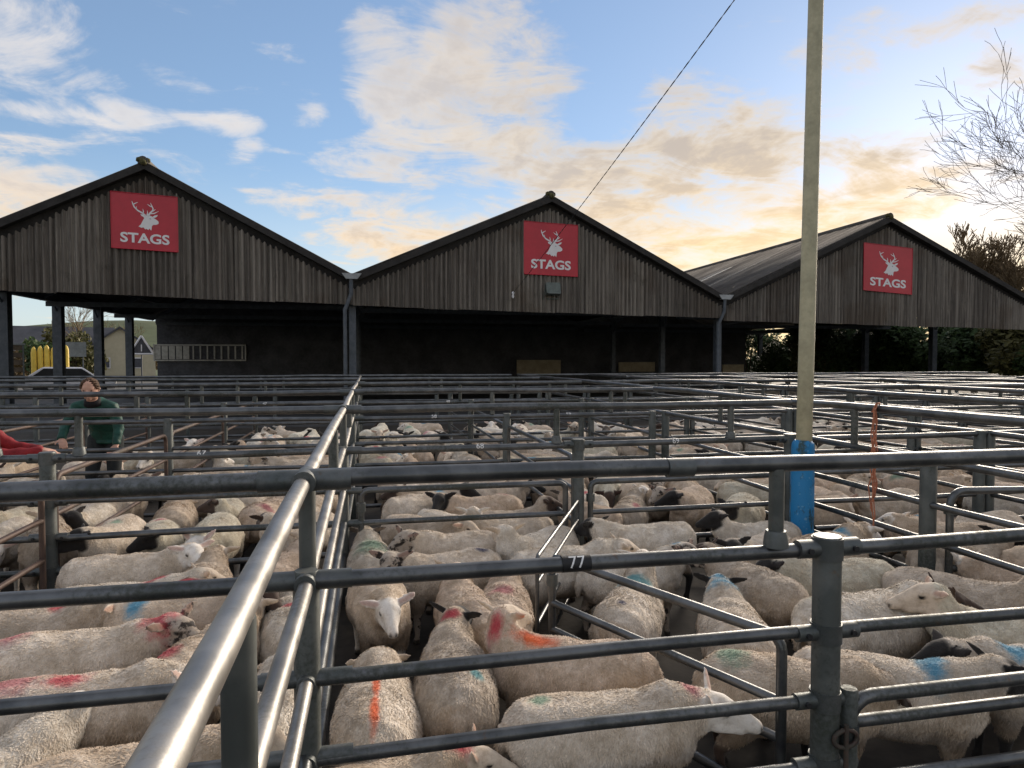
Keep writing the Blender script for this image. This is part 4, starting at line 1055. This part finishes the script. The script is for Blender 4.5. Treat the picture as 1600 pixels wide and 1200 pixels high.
for k in range(4):
    for (a, b) in cols_for(k):
        if k == 3 and (a < -2.5): continue
        got = 0; rp = random.Random(1000 + 31 * k + int(a * 7)); base = rp.choice((0, 90, 180, 270, 90, 0, 180))
        for att in range(1100):
            if got >= (16, 14, 9, 8)[k]: break
            u = rp.uniform(a + .22, b - .22); v = rp.uniform(VROW[k] + .24, VROW[k + 1] - .24)
            hd = (base + rp.choice((0, 0, 180)) + rp.gauss(0, 28)) % 360; sc = rp.uniform(.93, 1.06)
            if k == 0 and not (-.46 * v - .9 < u < 1.12 * v + .6): continue
            cs = circles(u, v, hd, sc)
            if any(x < a + .12 or x > b - .12 or y < VROW[k] + .17 or y > VROW[k + 1] - .17 for x, y, r in cs): continue
            if not free(cs, .035 if k == 0 else .06): continue
            TAKEN += cs; got += 1; count += 1
            face = rp.choice(('white', 'white', 'white', 'cream', 'cream', 'black', 'black', 'mottled', 'brown', 'grey'))
            var = rp.choice(('level', 'high', 'low', 'left', 'right', 'left', 'right', 'back_r', 'slight_l', 'slight_r', 'down'))
            mk = rp.choice((None, None, None, 'red', 'pink', 'green', 'blue', None)) if u < 3.5 else rp.choice((None, None, 'blue', 'green', None, None))
            m1 = (rp.choice(('rump', 'mid', 'shoulder', 'rump_r')), mk, rp.uniform(.05, .11), rp.uniform(.05, .11)) if mk else None
            face_to = ('facing right', 'facing away', 'facing left', 'facing the camera')[int(((hd + 45) % 360) // 90)]
            lab = f'{face}-faced sheep {face_to}, {mk + "-marked" if mk else "unmarked"}, {ROWN[k]} pen row {SECT(u)}'
            FILL.append((lab, u, sheep(u, v, hd, var, face, lab, m1, None, sc, None, k < 3, f'sheep in the {ROWN[k]} row of pens')))
same = {}
for lab, u, o in FILL: same.setdefault(lab, []).append((u, o))
for lab, L in same.items():
    if 1 < len(L) <= 8:
        L.sort(key=lambda q: q[0])
        for w_, (u, o) in zip(('leftmost', 'rightmost') if len(L) == 2 else ['leftmost'] + [q + '-from-left' for q in ('second', 'third', 'fourth', 'fifth', 'sixth', 'seventh')][:len(L) - 2] + ['rightmost'], L): o['label'] = w_ + ' ' + lab
print('filled sheep', count)


# ------------------------------------------------------------------ two people working in the pens
M['jacket_green'] = plain('green_waterproof', (.010, .062, .047), .35, 9, .6, 0, .35, .5)
M['jacket_red'] = plain('dark_red_jacket', (.22, .012, .016), .35, 9, .65, 0, .3, .5)
M['trousers'] = plain('dark_trousers', (.018, .022, .024), .3, 10, .8)
M['human'] = plain('weathered_skin', (.52, .30, .22), .12, 22, .55, 0, .4, .1)
M['hair'] = plain('brown_hair', (.085, .045, .025), .4, 50, .7, 0, .3, .6)
M['collar'] = plain('black_collar', (.010, .010, .013), .3, 20, .8)
M['boots'] = plain('rubber_boots', (.015, .016, .015), .3, 15, .45)
def build_person(label, loc, rz, J, jacket, group=None):
    t = empty('person', loc, rz); tag(t, label, 'person', group)
    V = {k: Vector(p) for k, p in J.items()}
    hd, hc = V['look'].normalized(), V['head']
    hs = Vector((0, 0, 1)).cross(hd).normalized(); hu = hd.cross(hs).normalized()
    torso = [V['pelvis'], V['waist'], V['chest'], V['yoke'], V['neck']]
    def limbs(mb, g):
        mb.sweep(torso, [(.155 + g, .11 + g), (.145 + g, .105 + g), (.175 + g, .115 + g), (.15 + g, .085 + g), (.06 + g, .055 + g)], 16, up=V['front'])
        for s_ in 'LR': mb.sweep([V['yoke'].lerp(V['sh' + s_], .55), V['sh' + s_], V['el' + s_], V['wr' + s_]], [.06 + g, .062 + g, .045 + g, .031 + g], 12)
    def legs(mb, g):
        for s_ in 'LR': mb.sweep([V['pelvis'].lerp(V['hip' + s_], .6), V['hip' + s_] - Vector((0, 0, .03)), V['kn' + s_], V['an' + s_]], [.10 + g, .088 + g, .058 + g, .042 + g], 12)
    mb = MB(); limbs(mb, -.012); legs(mb, -.01)
    mb.sweep([V['neck'] - Vector((0, 0, .03)), V['neck'].lerp(hc, .45), hc], [.058, .054, .05], 12)
    E_ = [(-.115, .0, .03, .03), (-.095, -.005, .062, .070), (-.05, -.008, .074, .090), (0, -.004, .077, .096), (.045, .004, .072, .092), (.085, .006, .052, .070), (.112, .0, .022, .032)]
    mb.sweep([hc + hu * a + hd * o for a, o, x, y in E_], [(x, y) for a, o, x, y in E_], 16, up=hd)
    mb.sweep([hc + hd * .085 + hu * .02, hc + hd * .104 - hu * .012, hc + hd * .088 - hu * .03], [.010, .014, .011], 8)      # nose
    mb.sweep([hc + hd * .078 - hu * .062 - hs * .02, hc + hd * .088 - hu * .06, hc + hd * .078 - hu * .062 + hs * .02], [.006, .009, .006], 8)   # mouth
    mb.sweep([hc + hd * .06 - hu * .085, hc + hd * .078 - hu * .095], [.028, .018], 8)                                         # chin
    for sd in (-1, 1):
        mb.sweep([hc + hs * sd * .072 - hd * .01 + hu * .02, hc + hs * sd * .085 - hd * .02 + hu * .012, hc + hs * sd * .076 - hd * .012 - hu * .03], [.012, .016, .008], 8)   # ear
        mb.sweep([hc + hd * .078 + hu * .022 + hs * sd * .018, hc + hd * .080 + hu * .026 + hs * sd * .034, hc + hd * .066 + hu * .022 + hs * sd * .052], [.006, .009, .006], 8)  # brow
    for s_ in 'LR':
        w_, f_ = V['wr' + s_], (V['ha' + s_] - V['wr' + s_]).normalized()
        sd = f_.cross(Vector((0, 0, 1))); sd = sd.normalized() if sd.length > .1 else Vector((1, 0, 0)); nn = sd.cross(f_)
        mb.sweep([w_ - f_ * .02, w_ + f_ * .03, w_ + f_ * .085], [(.026, .022), (.040, .019), (.043, .015)], 10, up=nn)
        for k, (o, L) in enumerate(((-.032, .068), (-.011, .080), (.011, .076), (.032, .058))):
            b0 = w_ + f_ * .08 + sd * o
            mb.sweep([b0, b0 + f_ * L * .45 - nn * .004, b0 + f_ * L * .75 - nn * .022, b0 + f_ * L * .9 - nn * .042], [.0105, .010, .009, .007], 8)
        b0 = w_ + f_ * .03 + sd * (.04 if s_ == 'R' else -.04); q = sd * (1 if s_ == 'R' else -1)
        mb.sweep([b0 - q * .01, b0 + q * .022 + f_ * .022 - nn * .008, b0 + q * .026 + f_ * .052 - nn * .018], [.014, .012, .008], 8)
    for s_ in 'LR': mb.sweep([V['an' + s_], V['an' + s_] + Vector((0, 0, -.05)), V['toe' + s_]], [.04, .045, .03], 10)
    me = remeshed(mb, .0085, 2); me.materials.clear(); me.materials.append(M['human']); body = link('body', me, t)
    for sd in (-1, 1):
        e = hc + hd * .079 + hu * .008 + hs * sd * .031
        MB().sweep([e - hs * .014, e - hs * .006, e + hs * .006, e + hs * .014], [.002, .007, .007, .002], 8).build('eye', M['collar'], body, True)
    jm = MB(); limbs(jm, .008)
    jm.sweep([V['pelvis'] - Vector((0, 0, .10)), V['pelvis'], V['waist']], [(.172, .128), (.168, .125), (.155, .115)], 16, up=V['front'])
    jme = remeshed(jm, .013, 3)
    for v_ in jme.vertices:
        d = noise.noise(v_.co * 16) * .010 + noise.noise(v_.co * Vector((9, 9, 34))) * .007; v_.co += v_.normal * d
    jme.materials.clear(); jme.materials.append(M[jacket]); link('jacket', jme, t)
    tm = MB(); legs(tm, .012); tme = remeshed(tm, .013, 2); tme.materials.clear(); tme.materials.append(M['trousers']); link('trousers', tme, t)
    for s_ in 'LR': MB().sweep([V['an' + s_] + Vector((0, 0, .25)), V['an' + s_] + Vector((0, 0, .02)), V['an' + s_] + Vector((0, 0, -.045)), V['toe' + s_] + Vector((0, 0, .0)), V['toe' + s_] + (V['toe' + s_] - V['an' + s_]).normalized() * .05], [.066, .058, .058, .045, .02], 12).build('boot', M['boots'], t, True)
    MB().sweep([V['neck'] - (hc - V['neck']) * .35, V['neck'] + (hc - V['neck']) * .05, V['neck'] + (hc - V['neck']) * .12], [.092, .080, .070], 16).build('collar', M['collar'], t, True)
    # hair: a cap of locks, thin at the forehead
    hm = MB(); rg = random.Random(3)
    for k in range(420):
        a = rg.uniform(0, 2 * math.pi); e = rg.uniform(.10, 1.5)
        d = (hs * math.cos(a) * math.cos(e) + hd * math.sin(a) * math.cos(e) + hu * math.sin(e))
        if d.dot(hd) > .62 and d.dot(hu) < .80: continue
        b0 = hc + hu * .018 + hs * d.dot(hs) * .074 + hd * d.dot(hd) * .090 + hu * d.dot(hu) * .094
        fl = (-hd * .6 - hu * .25 + hs * d.dot(hs) * .5 + Vector((rg.gauss(0, .2), rg.gauss(0, .2), rg.gauss(0, .2)))); fl = (fl - d * fl.dot(d)).normalized()
        hm.sweep([b0 - d * .006, b0 + d * .008 + fl * .02, b0 + d * .008 + fl * .045], [.008, .009, .003], 5)
    stuff(hm.build('hair', M['hair'], t, True))
    return t
build_person('man in a dark green jacket bending behind the third cross fence at left', (-2.93, 8.22, 0), 0,
    dict(front=(0, -1, 0), pelvis=(.02, .36, .92), waist=(.02, .26, 1.07), chest=(0, .14, 1.20), yoke=(0, .07, 1.285), neck=(0, .02, 1.325), head=(0, -.04, 1.44), look=(.05, -1, -.22),
         shL=(.175, .08, 1.25), elL=(.25, .04, 1.02), wrL=(.26, -.08, .84), haL=(.22, -.16, .78), shR=(-.175, .08, 1.25), elR=(-.27, .0, 1.04), wrR=(-.25, -.13, .92), haR=(-.20, -.22, .88),
         hipL=(.10, .36, .90), knL=(.12, .26, .48), anL=(.12, .36, .08), toeL=(.13, .20, .03), hipR=(-.08, .36, .90), knR=(-.10, .24, .48), anR=(-.10, .34, .08), toeR=(-.11, .18, .03)), 'jacket_green', 'people in the pens')
build_person('person in a dark red jacket reaching in from the left edge', (-3.46, 6.45, .04), 0,
    dict(front=(1, 0, 0), pelvis=(-.10, .10, .86), waist=(.02, .06, 1.0), chest=(.14, .02, 1.12), yoke=(.22, 0, 1.19), neck=(.27, 0, 1.25), head=(.30, .02, 1.38), look=(1, -.1, -.5),
         shL=(.24, .19, 1.14), elL=(.46, .20, .98), wrL=(.70, .16, .95), haL=(.80, .12, .94), shR=(.26, -.18, 1.13), elR=(.52, -.16, .95), wrR=(.83, -.10, .965), haR=(.93, -.08, .94),
         hipL=(-.10, .20, .84), knL=(.05, .22, .46), anL=(-.10, .24, .08), toeL=(.06, .25, .03), hipR=(-.10, 0, .84), knR=(.06, -.02, .46), anR=(-.08, -.02, .08), toeR=(.08, -.03, .03)), 'jacket_red', 'people in the pens')
